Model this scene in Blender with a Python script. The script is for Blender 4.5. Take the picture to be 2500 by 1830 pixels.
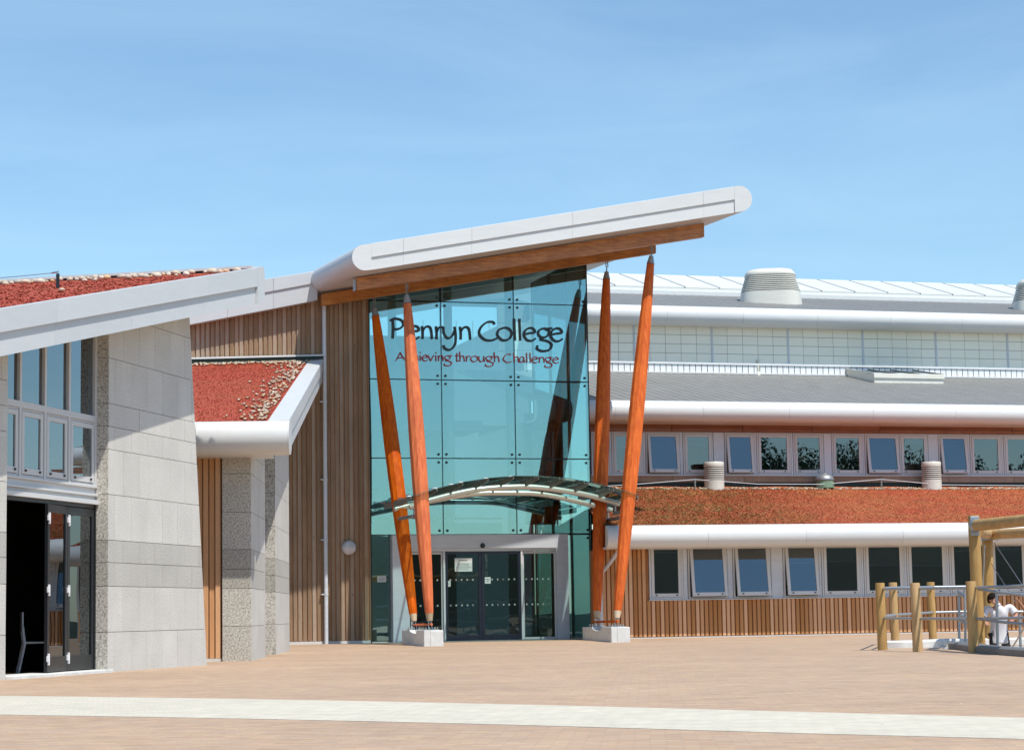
import bpy, bmesh, math, random
import numpy as np
from mathutils import Matrix, Vector
R_ = math.radians
random.seed(7); rng = np.random.default_rng(7)
scn = bpy.context.scene
for o in list(bpy.data.objects): bpy.data.objects.remove(o)

# ------------------------------------------------------------------ camera
FPX, PITCH, ROLL, EYE = 5300.0, R_(6.27), R_(-0.94), 0.80     # focal length in photo pixels (2500 wide)
_F = Vector((0, math.cos(PITCH), math.sin(PITCH))); _X0 = Vector((1, 0, 0)); _U0 = _X0.cross(_F)
_R = _X0*math.cos(ROLL) + _U0*math.sin(ROLL); _U = -_X0*math.sin(ROLL) + _U0*math.cos(ROLL)
CAM = Vector((0, 0, EYE))
cd = bpy.data.cameras.new('camera'); cam = bpy.data.objects.new('camera', cd); scn.collection.objects.link(cam)
cam.matrix_world = Matrix(((_R.x, _U.x, -_F.x, 0), (_R.y, _U.y, -_F.y, 0), (_R.z, _U.z, -_F.z, EYE), (0, 0, 0, 1)))
cd.sensor_fit = 'HORIZONTAL'; cd.sensor_width = 36.0; cd.lens = 36.0*FPX/2500.0
cd.clip_start = 0.1; cd.clip_end = 6000
scn.camera = cam
# ------------------------------------------------------------------ sky, sun, exposure
SUN_EL, SUN_AZ = R_(61.5), R_(41)            # azimuth: degrees to the right of straight behind the camera
S = Vector((math.cos(SUN_EL)*math.sin(SUN_AZ), -math.cos(SUN_EL)*math.cos(SUN_AZ), math.sin(SUN_EL)))
w = bpy.data.worlds.new('World'); scn.world = w; w.use_nodes = True
nt = w.node_tree; bg = nt.nodes['Background']
sky = nt.nodes.new('ShaderNodeTexSky'); sky.sky_type = 'NISHITA'; sky.sun_disc = False
sky.sun_elevation = SUN_EL; sky.sun_rotation = math.atan2(S.x, S.y)
sky.altitude = 50; sky.air_density = 1.0; sky.dust_density = 0.35; sky.ozone_density = 2.2
tc = nt.nodes.new('ShaderNodeTexCoord'); mp = nt.nodes.new('ShaderNodeMapping'); mp.inputs['Scale'].default_value = (1.5, 1.5, 8.0)
mp.inputs['Rotation'].default_value = (0.0, 0.12, 0.0)
nz = nt.nodes.new('ShaderNodeTexNoise'); nz.inputs['Scale'].default_value = 2.6; nz.inputs['Detail'].default_value = 7; nz.inputs['Roughness'].default_value = 0.62; nz.inputs['Distortion'].default_value = 0.6
rp = nt.nodes.new('ShaderNodeValToRGB'); rp.color_ramp.elements[0].position = 0.36; rp.color_ramp.elements[1].position = 0.90
rp.color_ramp.elements[0].color = (0, 0, 0, 1); rp.color_ramp.elements[1].color = (.17, .17, .17, 1)
mx = nt.nodes.new('ShaderNodeMix'); mx.data_type = 'RGBA'; mx.inputs[7].default_value = (6.2, 7.4, 8.2, 1)
nt.links.new(tc.outputs['Generated'], mp.inputs[0]); nt.links.new(mp.outputs[0], nz.inputs['Vector']); nt.links.new(nz.outputs['Fac'], rp.inputs[0])
nt.links.new(rp.outputs[0], mx.inputs[0]); nt.links.new(sky.outputs[0], mx.inputs[6]); tn = nt.nodes.new('ShaderNodeMix'); tn.data_type = 'RGBA'; tn.blend_type = 'MULTIPLY'; tn.inputs[0].default_value = 1.0; tn.inputs[7].default_value = (.86, .99, 1.0, 1)
nt.links.new(mx.outputs[2], tn.inputs[6]); nt.links.new(tn.outputs[2], bg.inputs[0])
bg.inputs[1].default_value = 0.125
sd = bpy.data.lights.new('sun', 'SUN'); sun = bpy.data.objects.new('sun', sd); scn.collection.objects.link(sun)
sd.energy = 3.75; sd.angle = R_(0.53); sd.color = (1.0, 0.945, 0.845)
sun.rotation_euler = S.to_track_quat('Z', 'Y').to_euler(); sun.location = (20, -20, 40)
scn.view_settings.view_transform = 'Standard'; scn.view_settings.look = 'None'; scn.view_settings.gamma = 1.0
scn.view_settings.exposure = 0.40; scn.view_settings.use_curve_mapping = False
scn.render.engine = 'CYCLES'; scn.render.resolution_x = 1024; scn.render.resolution_y = 749
try:
    scn.cycles.max_bounces = 10; scn.cycles.transparent_max_bounces = 24; scn.cycles.caustics_reflective = False; scn.cycles.caustics_refractive = False
    scn.cycles.sample_clamp_indirect = 6.0
except Exception: pass

# ------------------------------------------------------------------ helpers: pixel -> place
def ray(px, py): return _R*((px-1250)/FPX) - _U*((py-915)/FPX) + _F
def gnd(px, py, z=0.0):
    d = ray(px, py); return CAM + d*((z-EYE)/d.z)
def atY(px, py, Y):
    d = ray(px, py); return CAM + d*(Y/d.y)
class Fr:
    """a facade frame: local x along the facade, y into the building, z up"""
    def __init__(s, o, deg):
        s.o = Vector((o[0], o[1], 0)); s.M = Matrix.Translation(s.o) @ Matrix.Rotation(R_(deg), 4, 'Z')
        s.ex = s.M.to_3x3() @ Vector((1, 0, 0)); s.ey = s.M.to_3x3() @ Vector((0, 1, 0))
    def pix(s, px, py, y=0.0):
        d = ray(px, py); t = ((s.o-CAM).dot(s.ey) + y)/d.dot(s.ey); p = CAM + d*t - s.o
        return p.dot(s.ex), p.z
    def P(s, px, py, y=0.0):
        a, z = s.pix(px, py, y); return (a, y, z)
    def loc(s, p): return s.M.inverted() @ Vector(p)
WORLD = Fr((0, 0, 0), 0)
col = scn.collection
WM = {}
# ------------------------------------------------------------------ helpers: meshes and objects
class MB:
    def __init__(s): s.v = []; s.f = []
    def add(s, vs, fs):
        n = len(s.v); s.v += [tuple(p) for p in vs]; s.f += [tuple(i+n for i in q) for q in fs]; return s
    def box(s, x0, x1, y0, y1, z0, z1):
        return s.add([(x0,y0,z0),(x1,y0,z0),(x1,y1,z0),(x0,y1,z0),(x0,y0,z1),(x1,y0,z1),(x1,y1,z1),(x0,y1,z1)],
                     [(0,3,2,1),(4,5,6,7),(0,1,5,4),(1,2,6,5),(2,3,7,6),(3,0,4,7)])
    def prism(s, poly, y0, y1, sk=(0, 0)):
        """(x,z) outline, counter-clockwise seen from the front, extruded from y0 back to y1; sk = x,z shift per metre"""
        n = len(poly); d = y1-y0
        vs = [(a, y0, b) for a, b in poly] + [(a+sk[0]*d, y1, b+sk[1]*d) for a, b in poly]
        fs = [tuple(range(n)), tuple(range(2*n-1, n-1, -1))] + [(i, i+n, (i+1) % n+n, (i+1) % n) for i in range(n)]
        return s.add(vs, fs)
    def prismx(s, prof, x0, x1):
        """(y,z) profile extruded along x"""
        n = len(prof); vs = [(x0, a, b) for a, b in prof] + [(x1, a, b) for a, b in prof]
        fs = [tuple(range(n-1, -1, -1)), tuple(range(n, 2*n))] + [(i, (i+1) % n, (i+1) % n+n, i+n) for i in range(n)]
        return s.add(vs, fs)
    def ring(s, pts, rad, seg=12, cap=True):
        """tube through points with a radius at each"""
        pts = [Vector(p) for p in pts]; n = len(pts); rad = rad if hasattr(rad, '__len__') else [rad]*n
        vs = []; prev = None
        for i, p in enumerate(pts):
            t = (pts[min(i+1, n-1)]-pts[max(i-1, 0)]).normalized()
            a = prev if prev is not None else (Vector((0, 0, 1)) if abs(t.z) < .9 else Vector((1, 0, 0)))
            u = (a - t*a.dot(t)).normalized(); prev = u; v = t.cross(u)
            for k in range(seg):
                an = 2*math.pi*k/seg; vs.append(p + u*(rad[i]*math.cos(an)) + v*(rad[i]*math.sin(an)))
        fs = [(i*seg+k, i*seg+(k+1) % seg, (i+1)*seg+(k+1) % seg, (i+1)*seg+k) for i in range(n-1) for k in range(seg)]
        if cap: fs += [tuple(range(seg-1, -1, -1)), tuple((n-1)*seg+k for k in range(seg))]
        return s.add(vs, fs)
    def lathe(s, prof, c=(0, 0, 0), seg=24, sq=0.0, sx=1.0, sy=1.0):
        """(r,z) profile about a vertical axis; sq > 0 squares the section off"""
        vs = []
        for r, z in prof:
            for k in range(seg):
                a = 2*math.pi*k/seg; ca, sa = math.cos(a), math.sin(a)
                q = (abs(ca)**(2+sq)+abs(sa)**(2+sq))**(-1/(2+sq)); vs.append((c[0]+r*q*ca*sx, c[1]+r*q*sa*sy, c[2]+z))
        n = len(prof)
        fs = [(i*seg+k, i*seg+(k+1) % seg, (i+1)*seg+(k+1) % seg, (i+1)*seg+k) for i in range(n-1) for k in range(seg)]
        fs += [tuple(range(seg-1, -1, -1)), tuple((n-1)*seg+k for k in range(seg))]
        return s.add(vs, fs)
    def mesh(s, name, smooth=None):
        m = bpy.data.meshes.new(name); m.from_pydata(s.v, [], s.f)
        if smooth:
            m.polygons.foreach_set('use_smooth', [True]*len(m.polygons)); m.set_sharp_from_angle(angle=R_(smooth))
        m.update(); return m
def link(name, data, M, parent=None):
    o = bpy.data.objects.new(name, data); col.objects.link(o)
    if parent is not None:
        o.parent = parent; o.matrix_basis = WM[parent].inverted() @ M
    else: o.matrix_basis = M
    WM[o] = M.copy(); return o
def tag(o, label=None, cat=None, group=None, kind=None):
    if label: o['label'] = label
    if cat: o['category'] = cat
    if group: o['group'] = group
    if kind: o['kind'] = kind
    return o
def O(name, mb, mat, fr=WORLD, parent=None, smooth=None, bevel=0.0, fix=False):
    me = mb.mesh(name, smooth) if isinstance(mb, MB) else mb
    if fix:
        b = bmesh.new(); b.from_mesh(me); bmesh.ops.recalc_face_normals(b, faces=b.faces); b.to_mesh(me); b.free()
    if mat is not None and not me.materials: me.materials.append(mat)
    o = link(name, me, fr.M, parent)
    if bevel:
        md = o.modifiers.new('bevel', 'BEVEL'); md.width = bevel; md.segments = 2; md.limit_method = 'ANGLE'; md.angle_limit = R_(40)
    return o
def I(name, me, fr, parent, loc=(0, 0, 0), rotz=0.0, scale=(1, 1, 1)):
    M = fr.M @ Matrix.Translation(loc) @ Matrix.Rotation(rotz, 4, 'Z') @ Matrix.Diagonal((*scale, 1)); return link(name, me, M, parent)
def empty(name, fr, loc=(0, 0, 0), **k):
    o = link(name, None, fr.M @ Matrix.Translation(loc)); o.empty_display_size = .3; return tag(o, **k)
def clip(poly, a, b):
    """keep the part of an (x,z) polygon left of a->b"""
    out = []; n = len(poly)
    def sd(p): return (b[0]-a[0])*(p[1]-a[1]) - (b[1]-a[1])*(p[0]-a[0])
    for i in range(n):
        p, q = poly[i], poly[(i+1) % n]; sp, sq = sd(p), sd(q)
        if sp >= 0: out.append(p)
        if sp*sq < 0:
            t = sp/(sp-sq); out.append((p[0]+(q[0]-p[0])*t, p[1]+(q[1]-p[1])*t))
    return out
def area(p): return abs(sum(p[i][0]*p[(i+1) % len(p)][1]-p[(i+1) % len(p)][0]*p[i][1] for i in range(len(p))))/2

# ------------------------------------------------------------------ materials
def mat(name, base=(.5, .5, .5), rough=.5, metal=0.0, coat=0.0, spec=.5):
    m = bpy.data.materials.new(name); m.use_nodes = True; b = m.node_tree.nodes['Principled BSDF']
    b.inputs['Base Color'].default_value = (*base, 1); b.inputs['Roughness'].default_value = rough; b.inputs['Metallic'].default_value = metal
    b.inputs['Coat Weight'].default_value = coat; b.inputs['Coat Roughness'].default_value = .12; b.inputs['Specular IOR Level'].default_value = spec
    return m
class NG:
    def __init__(s, m): s.t = m.node_tree; s.n = s.t.nodes; s.b = s.n['Principled BSDF']
    def new(s, ty, **k):
        n = s.n.new(ty)
        for a, v in k.items(): setattr(n, a, v)
        return n
    def L(s, a, b): s.t.links.new(a, b)
    def coord(s, scale=(1, 1, 1), kind='Object', rot=(0, 0, 0)):
        t = s.new('ShaderNodeTexCoord'); m = s.new('ShaderNodeMapping'); m.inputs['Scale'].default_value = scale; m.inputs['Rotation'].default_value = rot
        s.L(t.outputs[kind], m.inputs[0]); return m.outputs[0]
    def noise(s, vec, scale, detail=4, rough=.55, dist=0):
        n = s.new('ShaderNodeTexNoise'); n.inputs['Scale'].default_value = scale; n.inputs['Detail'].default_value = detail
        n.inputs['Roughness'].default_value = rough; n.inputs['Distortion'].default_value = dist; s.L(vec, n.inputs['Vector']); return n.outputs['Fac']
    def ramp(s, fac, stops):
        r = s.new('ShaderNodeValToRGB'); e = r.color_ramp.elements
        while len(e) < len(stops): e.new(.5)
        for q, (p, c) in zip(e, stops): q.position = p; q.color = (*c, 1) if hasattr(c, '__len__') else (c, c, c, 1)
        s.L(fac, r.inputs[0]); return r.outputs[0]
    def mix(s, fac, a, b, mode='MIX'):
        m = s.new('ShaderNodeMix', data_type='RGBA', blend_type=mode)
        for i, v in ((0, fac), (6, a), (7, b)):
            if isinstance(v, (int, float)): m.inputs[i].default_value = v if i == 0 else (v, v, v, 1)
            elif isinstance(v, tuple): m.inputs[i].default_value = (*v, 1)
            else: s.L(v, m.inputs[i])
        return m.outputs[2]
    def bump(s, h, strength=.3, dist=.01):
        b = s.new('ShaderNodeBump'); b.inputs['Strength'].default_value = strength; b.inputs['Distance'].default_value = dist
        s.L(h, b.inputs['Height']); s.L(b.outputs[0], s.b.inputs['Normal'])
    def rnd(s): return s.new('ShaderNodeObjectInfo').outputs['Random']
    def isl(s): return s.new('ShaderNodeNewGeometry').outputs['Random Per Island']
    def hsv(s, c, val, sat=1.0, hue=.5):
        h = s.new('ShaderNodeHueSaturation'); s.L(c, h.inputs['Color'])
        for k, v in (('Value', val), ('Saturation', sat), ('Hue', hue)):
            if isinstance(v, (int, float)): h.inputs[k].default_value = v
            else: s.L(v, h.inputs[k])
        return h.outputs[0]
    def rng(s, v, a, b):
        m = s.new('ShaderNodeMapRange'); m.inputs['To Min'].default_value = a; m.inputs['To Max'].default_value = b; s.L(v, m.inputs['Value']); return m.outputs[0]
    def col(s, c): s.L(c, s.b.inputs['Base Color'])
def timber(name, c0, c1, grey=None, rough=.7, coat=0, vmin=.72, vmax=1.25, stretch=(26, 26, 1.1)):
    m = mat(name, c0, rough, coat=coat); g = NG(m)
    v = g.coord(stretch); n = g.noise(v, 1.6, 5, .6, .4); c = g.ramp(n, [(.3, c0), (.68, c1)])
    fine = g.noise(g.coord((90, 90, 1.4)), 2.0, 3, .6); c = g.mix(.35, c, g.ramp(fine, [(.3, .55), (.7, 1.0)]), 'MULTIPLY')
    r = g.rnd()
    if grey: c = g.mix(g.rng(r, 0, .75), c, grey)
    c = g.mix(1.0, c, g.ramp(g.noise(g.coord((1.6, 1.6, .8)), 1.1, 5, .65), [(.3, .80), (.62, 1.05)]), 'MULTIPLY'); c = g.mix(1.0, c, g.ramp(g.noise(g.coord((9, 9, 3.2)), 1.5, 2, .5), [(.20, .45), (.30, 1.0)]), 'MULTIPLY')
    c = g.hsv(c, g.rng(r, vmin, vmax), g.rng(r, 1.08, .9)); g.col(c); g.bump(fine, .25, .004); return m
def granite(name, base, speck, scale, contrast=.5):
    m = mat(name, base, .78); g = NG(m); v = g.coord()
    n = g.noise(v, scale, 6, .75); big = g.noise(v, 1.3, 3, .5)
    c = g.ramp(n, [(.36, tuple(x*(1-contrast) for x in base)), (.5, base), (.66, speck)])
    c = g.mix(.5, c, g.ramp(big, [(.3, .82), (.7, 1.08)]), 'MULTIPLY')
    c = g.hsv(c, g.rng(g.rnd(), .95, 1.03)); g.col(c); g.bump(n, .3, .006); return m
def painted(name, base, rough=.38, metal=0.0, streak=.06, scale=(1.2, 1.2, 7)):
    m = mat(name, base, rough, metal); g = NG(m); n = g.noise(g.coord(scale), 1.4, 5, .6)
    c = g.mix(1.0, tuple(base), g.ramp(n, [(.3, 1-streak*2), (.7, 1.0)]), 'MULTIPLY'); g.col(g.hsv(c, g.rng(g.rnd(), .965, 1.02)))
    g.L(g.rng(n, rough*.85, rough*1.2), g.b.inputs['Roughness']); return m
def glass(name, tint, refl_tint, base=.12, rough=.005, wob=.0):
    m = bpy.data.materials.new(name); m.use_nodes = True; t = m.node_tree; t.nodes.clear()
    out = t.nodes.new('ShaderNodeOutputMaterial'); mixn = t.nodes.new('ShaderNodeMixShader'); tr = t.nodes.new('ShaderNodeBsdfTransparent'); gl = t.nodes.new('ShaderNodeBsdfGlossy')
    tr.inputs[0].default_value = (*tint, 1); gl.inputs[0].default_value = (*refl_tint, 1); gl.inputs['Roughness'].default_value = rough
    fr = t.nodes.new('ShaderNodeFresnel'); fr.inputs[0].default_value = 1.5
    ad = t.nodes.new('ShaderNodeMath'); ad.operation = 'ADD'; ad.use_clamp = True; ad.inputs[1].default_value = base
    t.links.new(fr.outputs[0], ad.inputs[0]); t.links.new(ad.outputs[0], mixn.inputs[0]); t.links.new(tr.outputs[0], mixn.inputs[1]); t.links.new(gl.outputs[0], mixn.inputs[2]); t.links.new(mixn.outputs[0], out.inputs[0])
    if wob:
        c = t.nodes.new('ShaderNodeTexCoord'); n = t.nodes.new('ShaderNodeTexNoise'); n.inputs['Scale'].default_value = 1.1; n.inputs['Detail'].default_value = 1
        b = t.nodes.new('ShaderNodeBump'); b.inputs['Strength'].default_value = wob; b.inputs['Distance'].default_value = .02
        t.links.new(c.outputs['Object'], n.inputs['Vector']); t.links.new(n.outputs[0], b.inputs['Height']); t.links.new(b.outputs[0], gl.inputs['Normal']); t.links.new(b.outputs[0], fr.inputs['Normal'])
    return m
M = {}
M['white'] = painted('white_coated_metal', (.67, .69, .70), .36, .0, .03)
M['fascia'] = painted('grey_white_coated_metal', (.56, .59, .62), .42, .0, .03)
M['frame'] = painted('window_frame_grey', (.60, .61, .62), .4, .0, .02)
M['panelw'] = painted('pale_infill_panel', (.64, .68, .74), .45)
M['dark'] = painted('dark_frame_coating', (.012, .014, .018), .35)
M['navy'] = painted('navy_door_coating', (.010, .014, .032), .32)
M['seal'] = mat('black_seal', (.008, .01, .012), .5)
M['steel'] = mat('brushed_steel', (.52, .53, .54), .28, 1.0)
M['satin'] = painted('satin_silver_tube', (.66, .66, .64), .3, .35, .02)
M['galv'] = painted('galvanised_steel', (.42, .46, .50), .42, .65, .12, (9, 9, 9))
M['lead'] = painted('grey_canopy_blade', (.24, .25, .235), .4, .2)
M['granite'] = granite('flamed_granite', (.60, .592, .56), (.73, .72, .68), 48, .36)
M['granite_d'] = granite('flamed_granite_darker_course', (.48, .473, .445), (.60, .59, .56), 48, .36)
M['coarse'] = granite('coarse_bush_hammered_granite', (.54, .52, .47), (.78, .75, .68), 30, .66)
M['coarse_d'] = granite('coarse_granite_darker_course', (.42, .405, .36), (.58, .56, .50), 30, .62)
M['cedar_l'] = timber('weathered_cedar', (.29, .175, .097), (.42, .285, .18), (.33, .265, .205), vmin=.72, vmax=1.18)
M['cedar_r'] = timber('warm_cedar', (.60, .245, .082), (.80, .42, .18), (.64, .37, .19))
M['cedar_b'] = timber('shadow_board_cedar', (.42, .165, .058), (.54, .25, .10), (.42, .235, .115))
M['glulam'] = timber('glulam_larch', (.34, .115, .03), (.62, .28, .095), None, .45, .25, .92, 1.06, (1.6, 20, 16))
M['oregon'] = timber('oiled_douglas_fir', (.54, .075, .004), (.80, .17, .012), None, .55, .0, .94, 1.06, (10, 10, .45))
M['oregon'].node_tree.nodes['Principled BSDF'].inputs['Specular IOR Level'].default_value = .18
M['eaveboard'] = timber('stained_eaves_board', (.26, .085, .035), (.36, .14, .06), None, .55, .1, .8, 1.15, (1.0, 20, 16))
M['endgrain'] = timber('pale_turned_end', (.50, .38, .24), (.62, .50, .34), None, .6, 0)
M['log'] = timber('treated_log', (.46, .27, .095), (.64, .42, .18), None, .7, .0, .85, 1.12, (7, 7, 1.0))
M['log_h'] = timber('treated_log_lying', (.46, .27, .095), (.64, .42, .18), None, .7, .0, .85, 1.12, (1.0, 7, 7))
M['concrete'] = painted('pale_concrete', (.72, .73, .72), .7, 0, .10, (4, 4, 4))
M['kerb'] = painted('dark_granite_kerb', (.17, .175, .18), .6, 0, .12, (6, 6, 6))
M['glass_t'] = glass('teal_structural_glass', (.74, .90, .90), (.52, .80, .84), .25, .004, .07)
M['glass_w'] = glass('window_glass', (.50, .57, .59), (.80, .88, .95), .09, .004, .03)
M['glass_a'] = glass('sky_mirroring_window_glass', (.50, .57, .59), (.80, .90, .98), .24, .004, .05)
M['glass_d'] = glass('door_glass', (.36, .46, .44), (.70, .85, .85), .03, .004, .25)
M['glass_c'] = glass('canopy_glass', (.74, .88, .85), (.8, .92, .9), .06)
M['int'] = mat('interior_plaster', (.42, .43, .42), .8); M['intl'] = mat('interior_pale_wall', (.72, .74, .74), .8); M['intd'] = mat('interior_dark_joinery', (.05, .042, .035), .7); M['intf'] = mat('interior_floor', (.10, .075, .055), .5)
M['intw'] = mat('interior_white_paint', (.72, .74, .73), .6)
M['blind'] = mat('grey_roller_blind', (.36, .36, .33), .8)
M['poly'] = painted('white_translucent_panel', (.96, .93, .80), .22, 0, .015)
M['rooflight'] = painted('white_rooflight_sheet', (.80, .82, .80), .25, 0, .03)
M['zinc'] = painted('standing_seam_grey', (.245, .243, .235), .5, .0, .10, (3, .4, 3))
M['upstand'] = painted('pale_upstand_sheet', (.86, .88, .90), .4, .0)
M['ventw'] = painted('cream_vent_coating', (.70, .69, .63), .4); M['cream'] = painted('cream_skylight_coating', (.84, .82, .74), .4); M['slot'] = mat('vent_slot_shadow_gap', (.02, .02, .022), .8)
M['membrane'] = mat('green_black_roof_membrane', (.022, .04, .032), .7)
M['black'] = mat('black_sign_acrylic', (.012, .02, .026), .35); M['red'] = mat('red_sign_acrylic', (.42, .04, .05), .4)
M['paper'] = mat('white_notice_paper', (.72, .76, .74), .7); M['ink'] = mat('notice_print', (.12, .14, .14), .8); M['dot'] = mat('frosted_manifestation', (.40, .45, .43), .7)
M['faint'] = mat('faint_door_lettering', (.13, .16, .15), .7); M['plastic'] = mat('white_moulded_plastic', (.72, .72, .75), .35)
M['lampg'] = mat('opal_lamp_glass', (.66, .62, .66), .3); M['lamps'] = mat('lamp_casing', (.48, .50, .52), .35, .3)
M['bark'] = mat('bark', (.06, .045, .03), .9); M['leaf'] = mat('tree_leaf', (.045, .075, .02), .6)
g = NG(M['leaf']); g.col(g.ramp(g.isl(), [(0, (.03, .055, .014)), (1, (.075, .11, .03))]))
# sedum: red with brown and green patches, every sprig its own tone
def sedum(name, green):
    m = mat(name, (.4, .08, .04), .8); g = NG(m); v = g.coord()
    c = g.ramp(g.isl(), [(0, (.34, .042, .020)), (.5, (.38, .054, .026)), (.85, (.42, .072, .036)), (1, (.38, .11, .045))])
    p = g.noise(g.coord((.55, 1.3, 1)), .9, 6, .66); c = g.mix(g.ramp(p, [(.50-green*.25, 0.0), (.78-green*.22, .8)]), c, g.ramp(g.isl(), [(0, (.22, .11, .035)), (1, (.30, .19, .06))]))
    q = g.noise(v, 2.3, 4, .6); c = g.mix(g.ramp(q, [(.60-green*.1, 0.0), (.75-green*.1, .75)]), c, (.20, .19, .055)); g.col(c); return m
M['sedum_d'] = mat('red_sedum_bed', (.42, .1, .05), .9); g = NG(M['sedum_d']); v = g.coord()
g.col(g.mix(g.ramp(g.noise(v, .5, 5, .6), [(.4, 0.0), (.7, .6)]), g.ramp(g.noise(v, 30, 4, .7), [(.3, (.33, .040, .019)), (.7, (.42, .070, .034)), ]), (.37, .10, .04)))
M['sedum_r'] = mat('orange_sedum_bed', (.42, .13, .06), .9); g = NG(M['sedum_r']); v = g.coord((.6, 1.2, 1))
c = g.ramp(g.noise(g.coord(), 26, 4, .7), [(.3, (.37, .066, .024)), (.7, (.47, .10, .040))]); c = g.mix(g.ramp(g.noise(v, .7, 6, .65), [(.40, 0.0), (.66, .8)]), c, (.40, .150, .045))
c = g.mix(g.ramp(g.noise(v, 2.6, 5, .65), [(.58, 0.0), (.74, .6)]), c, (.24, .17, .06)); g.col(c)
M['sedum'] = sedum('red_sedum', 0.0); M['sedum_o'] = sedum('orange_sedum', .45); M['sedum_g'] = sedum('red_sedum_with_green', 1.25)
m = M['pebble'] = mat('rounded_pebble', (.5, .4, .28), .65); g = NG(m)
g.col(g.ramp(g.rnd(), [(0, (.50, .42, .31)), (.35, (.58, .50, .40)), (.6, (.42, .37, .32)), (.85, (.55, .33, .16)), (1, (.66, .60, .52))]))
m = M['gravel'] = mat('loose_pebbles', (.5, .4, .28), .7); g = NG(m)
g.col(g.ramp(g.isl(), [(0, (.42, .33, .22)), (.35, (.50, .43, .33)), (.6, (.30, .26, .22)), (.85, (.44, .25, .12)), (1, (.58, .52, .44))]))
# block paving: small pinkish buff blocks laid in runs
def paving(name, cols, mortar, bw, bh, rot=0.0, patch=.14):
    m = mat(name, cols[0], .85); g = NG(m); v = g.coord((1, 1, 1), rot=(0, 0, rot))
    b = g.new('ShaderNodeTexBrick'); b.offset = .5; b.inputs['Scale'].default_value = 1.0
    for k, x in (('Color1', (0, 0, 0)), ('Color2', (1, 1, 1)), ('Mortar', (.5, .5, .5))): b.inputs[k].default_value = (*x, 1)
    b.inputs['Mortar Size'].default_value = .006; b.inputs['Brick Width'].default_value = bw; b.inputs['Row Height'].default_value = bh; b.inputs['Mortar Smooth'].default_value = .3
    g.L(v, b.inputs['Vector'])
    c = g.ramp(b.outputs['Color'], [(i/(len(cols)-1), cc) for i, cc in enumerate(cols)])
    c = g.mix(b.outputs['Fac'], c, mortar)
    p = g.noise(g.coord(), .35, 6, .6); c = g.mix(1.0, c, g.ramp(p, [(.3, 1-patch), (.7, 1+patch*.3)]), 'MULTIPLY')
    s = g.noise(g.coord((1, 1, 1)), 4.0, 5, .7); c = g.mix(1.0, c, g.ramp(s, [(.25, .86), (.6, 1.02)]), 'MULTIPLY')
    st = g.noise(g.coord((.8, 5.5, 1)), 1.2, 4, .7); c = g.mix(1.0, c, g.ramp(st, [(.3, .93), (.65, 1.03)]), 'MULTIPLY')
    g.col(c); sp = g.noise(g.coord(), 11, 2, .5); c = g.mix(g.ramp(sp, [(.735, 0.0), (.76, .75)]), c, (.16, .13, .11)); sp2 = g.noise(g.coord(rot=(0, 0, 1.1)), 8, 2, .5); c = g.mix(g.ramp(sp2, [(.755, 0.0), (.775, .8)]), c, (.75, .73, .68))
    g.col(c); g.bump(b.outputs['Fac'], -.5, .004); return m
M['pave'] = paving('buff_block_paving', [(.41, .275, .18), (.49, .335, .225), (.42, .30, .22), (.525, .37, .24), (.45, .315, .235)], (.40, .29, .205), .20, .10, .06)
M['pale'] = paving('cream_block_paving', [(.58, .535, .44), (.62, .575, .48), (.565, .525, .44), (.60, .555, .46)], (.50, .46, .38), .16, .16, -.35, .06)
m = M['grass'] = mat('rough_grass_bank', (.035, .06, .015), .9); g = NG(m); g.col(g.ramp(g.noise(g.coord(), .12, 6, .6), [(.3, (.008, .016, .006)), (.6, (.018, .030, .010)), (.8, (.04, .05, .018))]))
M['skin'] = mat('skin', (.50, .25, .16), .5); M['skin2'] = mat('skin_tanned', (.42, .19, .11), .5); M['shirt'] = mat('white_polo_cotton', (.74, .75, .80), .85)
M['shorts'] = mat('black_shorts_cloth', (.018, .018, .024), .85); M['hair'] = mat('dark_hair', (.014, .011, .008), .9, spec=.15); M['grey_tee'] = mat('grey_tshirt', (.20, .22, .24), .85); M['shoe'] = mat('dark_shoe', (.03, .028, .026), .6)
M['lip'] = mat('lips', (.36, .13, .11), .5)

# ------------------------------------------------------------------ facade frames (angles from the vanishing points)
FA = Fr(gnd(263, 1640), 77.0)                # granite wing, its long wall runs away from the camera
FL_ = Fr(gnd(614, 1612.5), 2.3)              # small link block
FG = Fr(atY(908, 1568, 61.0), 16.7)          # entrance pavilion
FR_ = Fr(atY(1540, 1557, 60.9), 11.6)        # classroom block, ground floor
FS = Fr(atY(1900, 1170, 69.3), 16.3)         # classroom block, upper floor (set back)
FT = Fr(atY(1900, 1170, 78.4), 16.3)         # classroom block, clerestory
def gz(x, y):
    """level of the plaza: it rises 6 cm to the doors"""
    d = max(FG.loc((x, y, 0)).y, FR_.loc((x, y, 0)).y); t = min(1, max(0, (d+3.6)/3.3)); return .055*t*t*(3-2*t)

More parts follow.
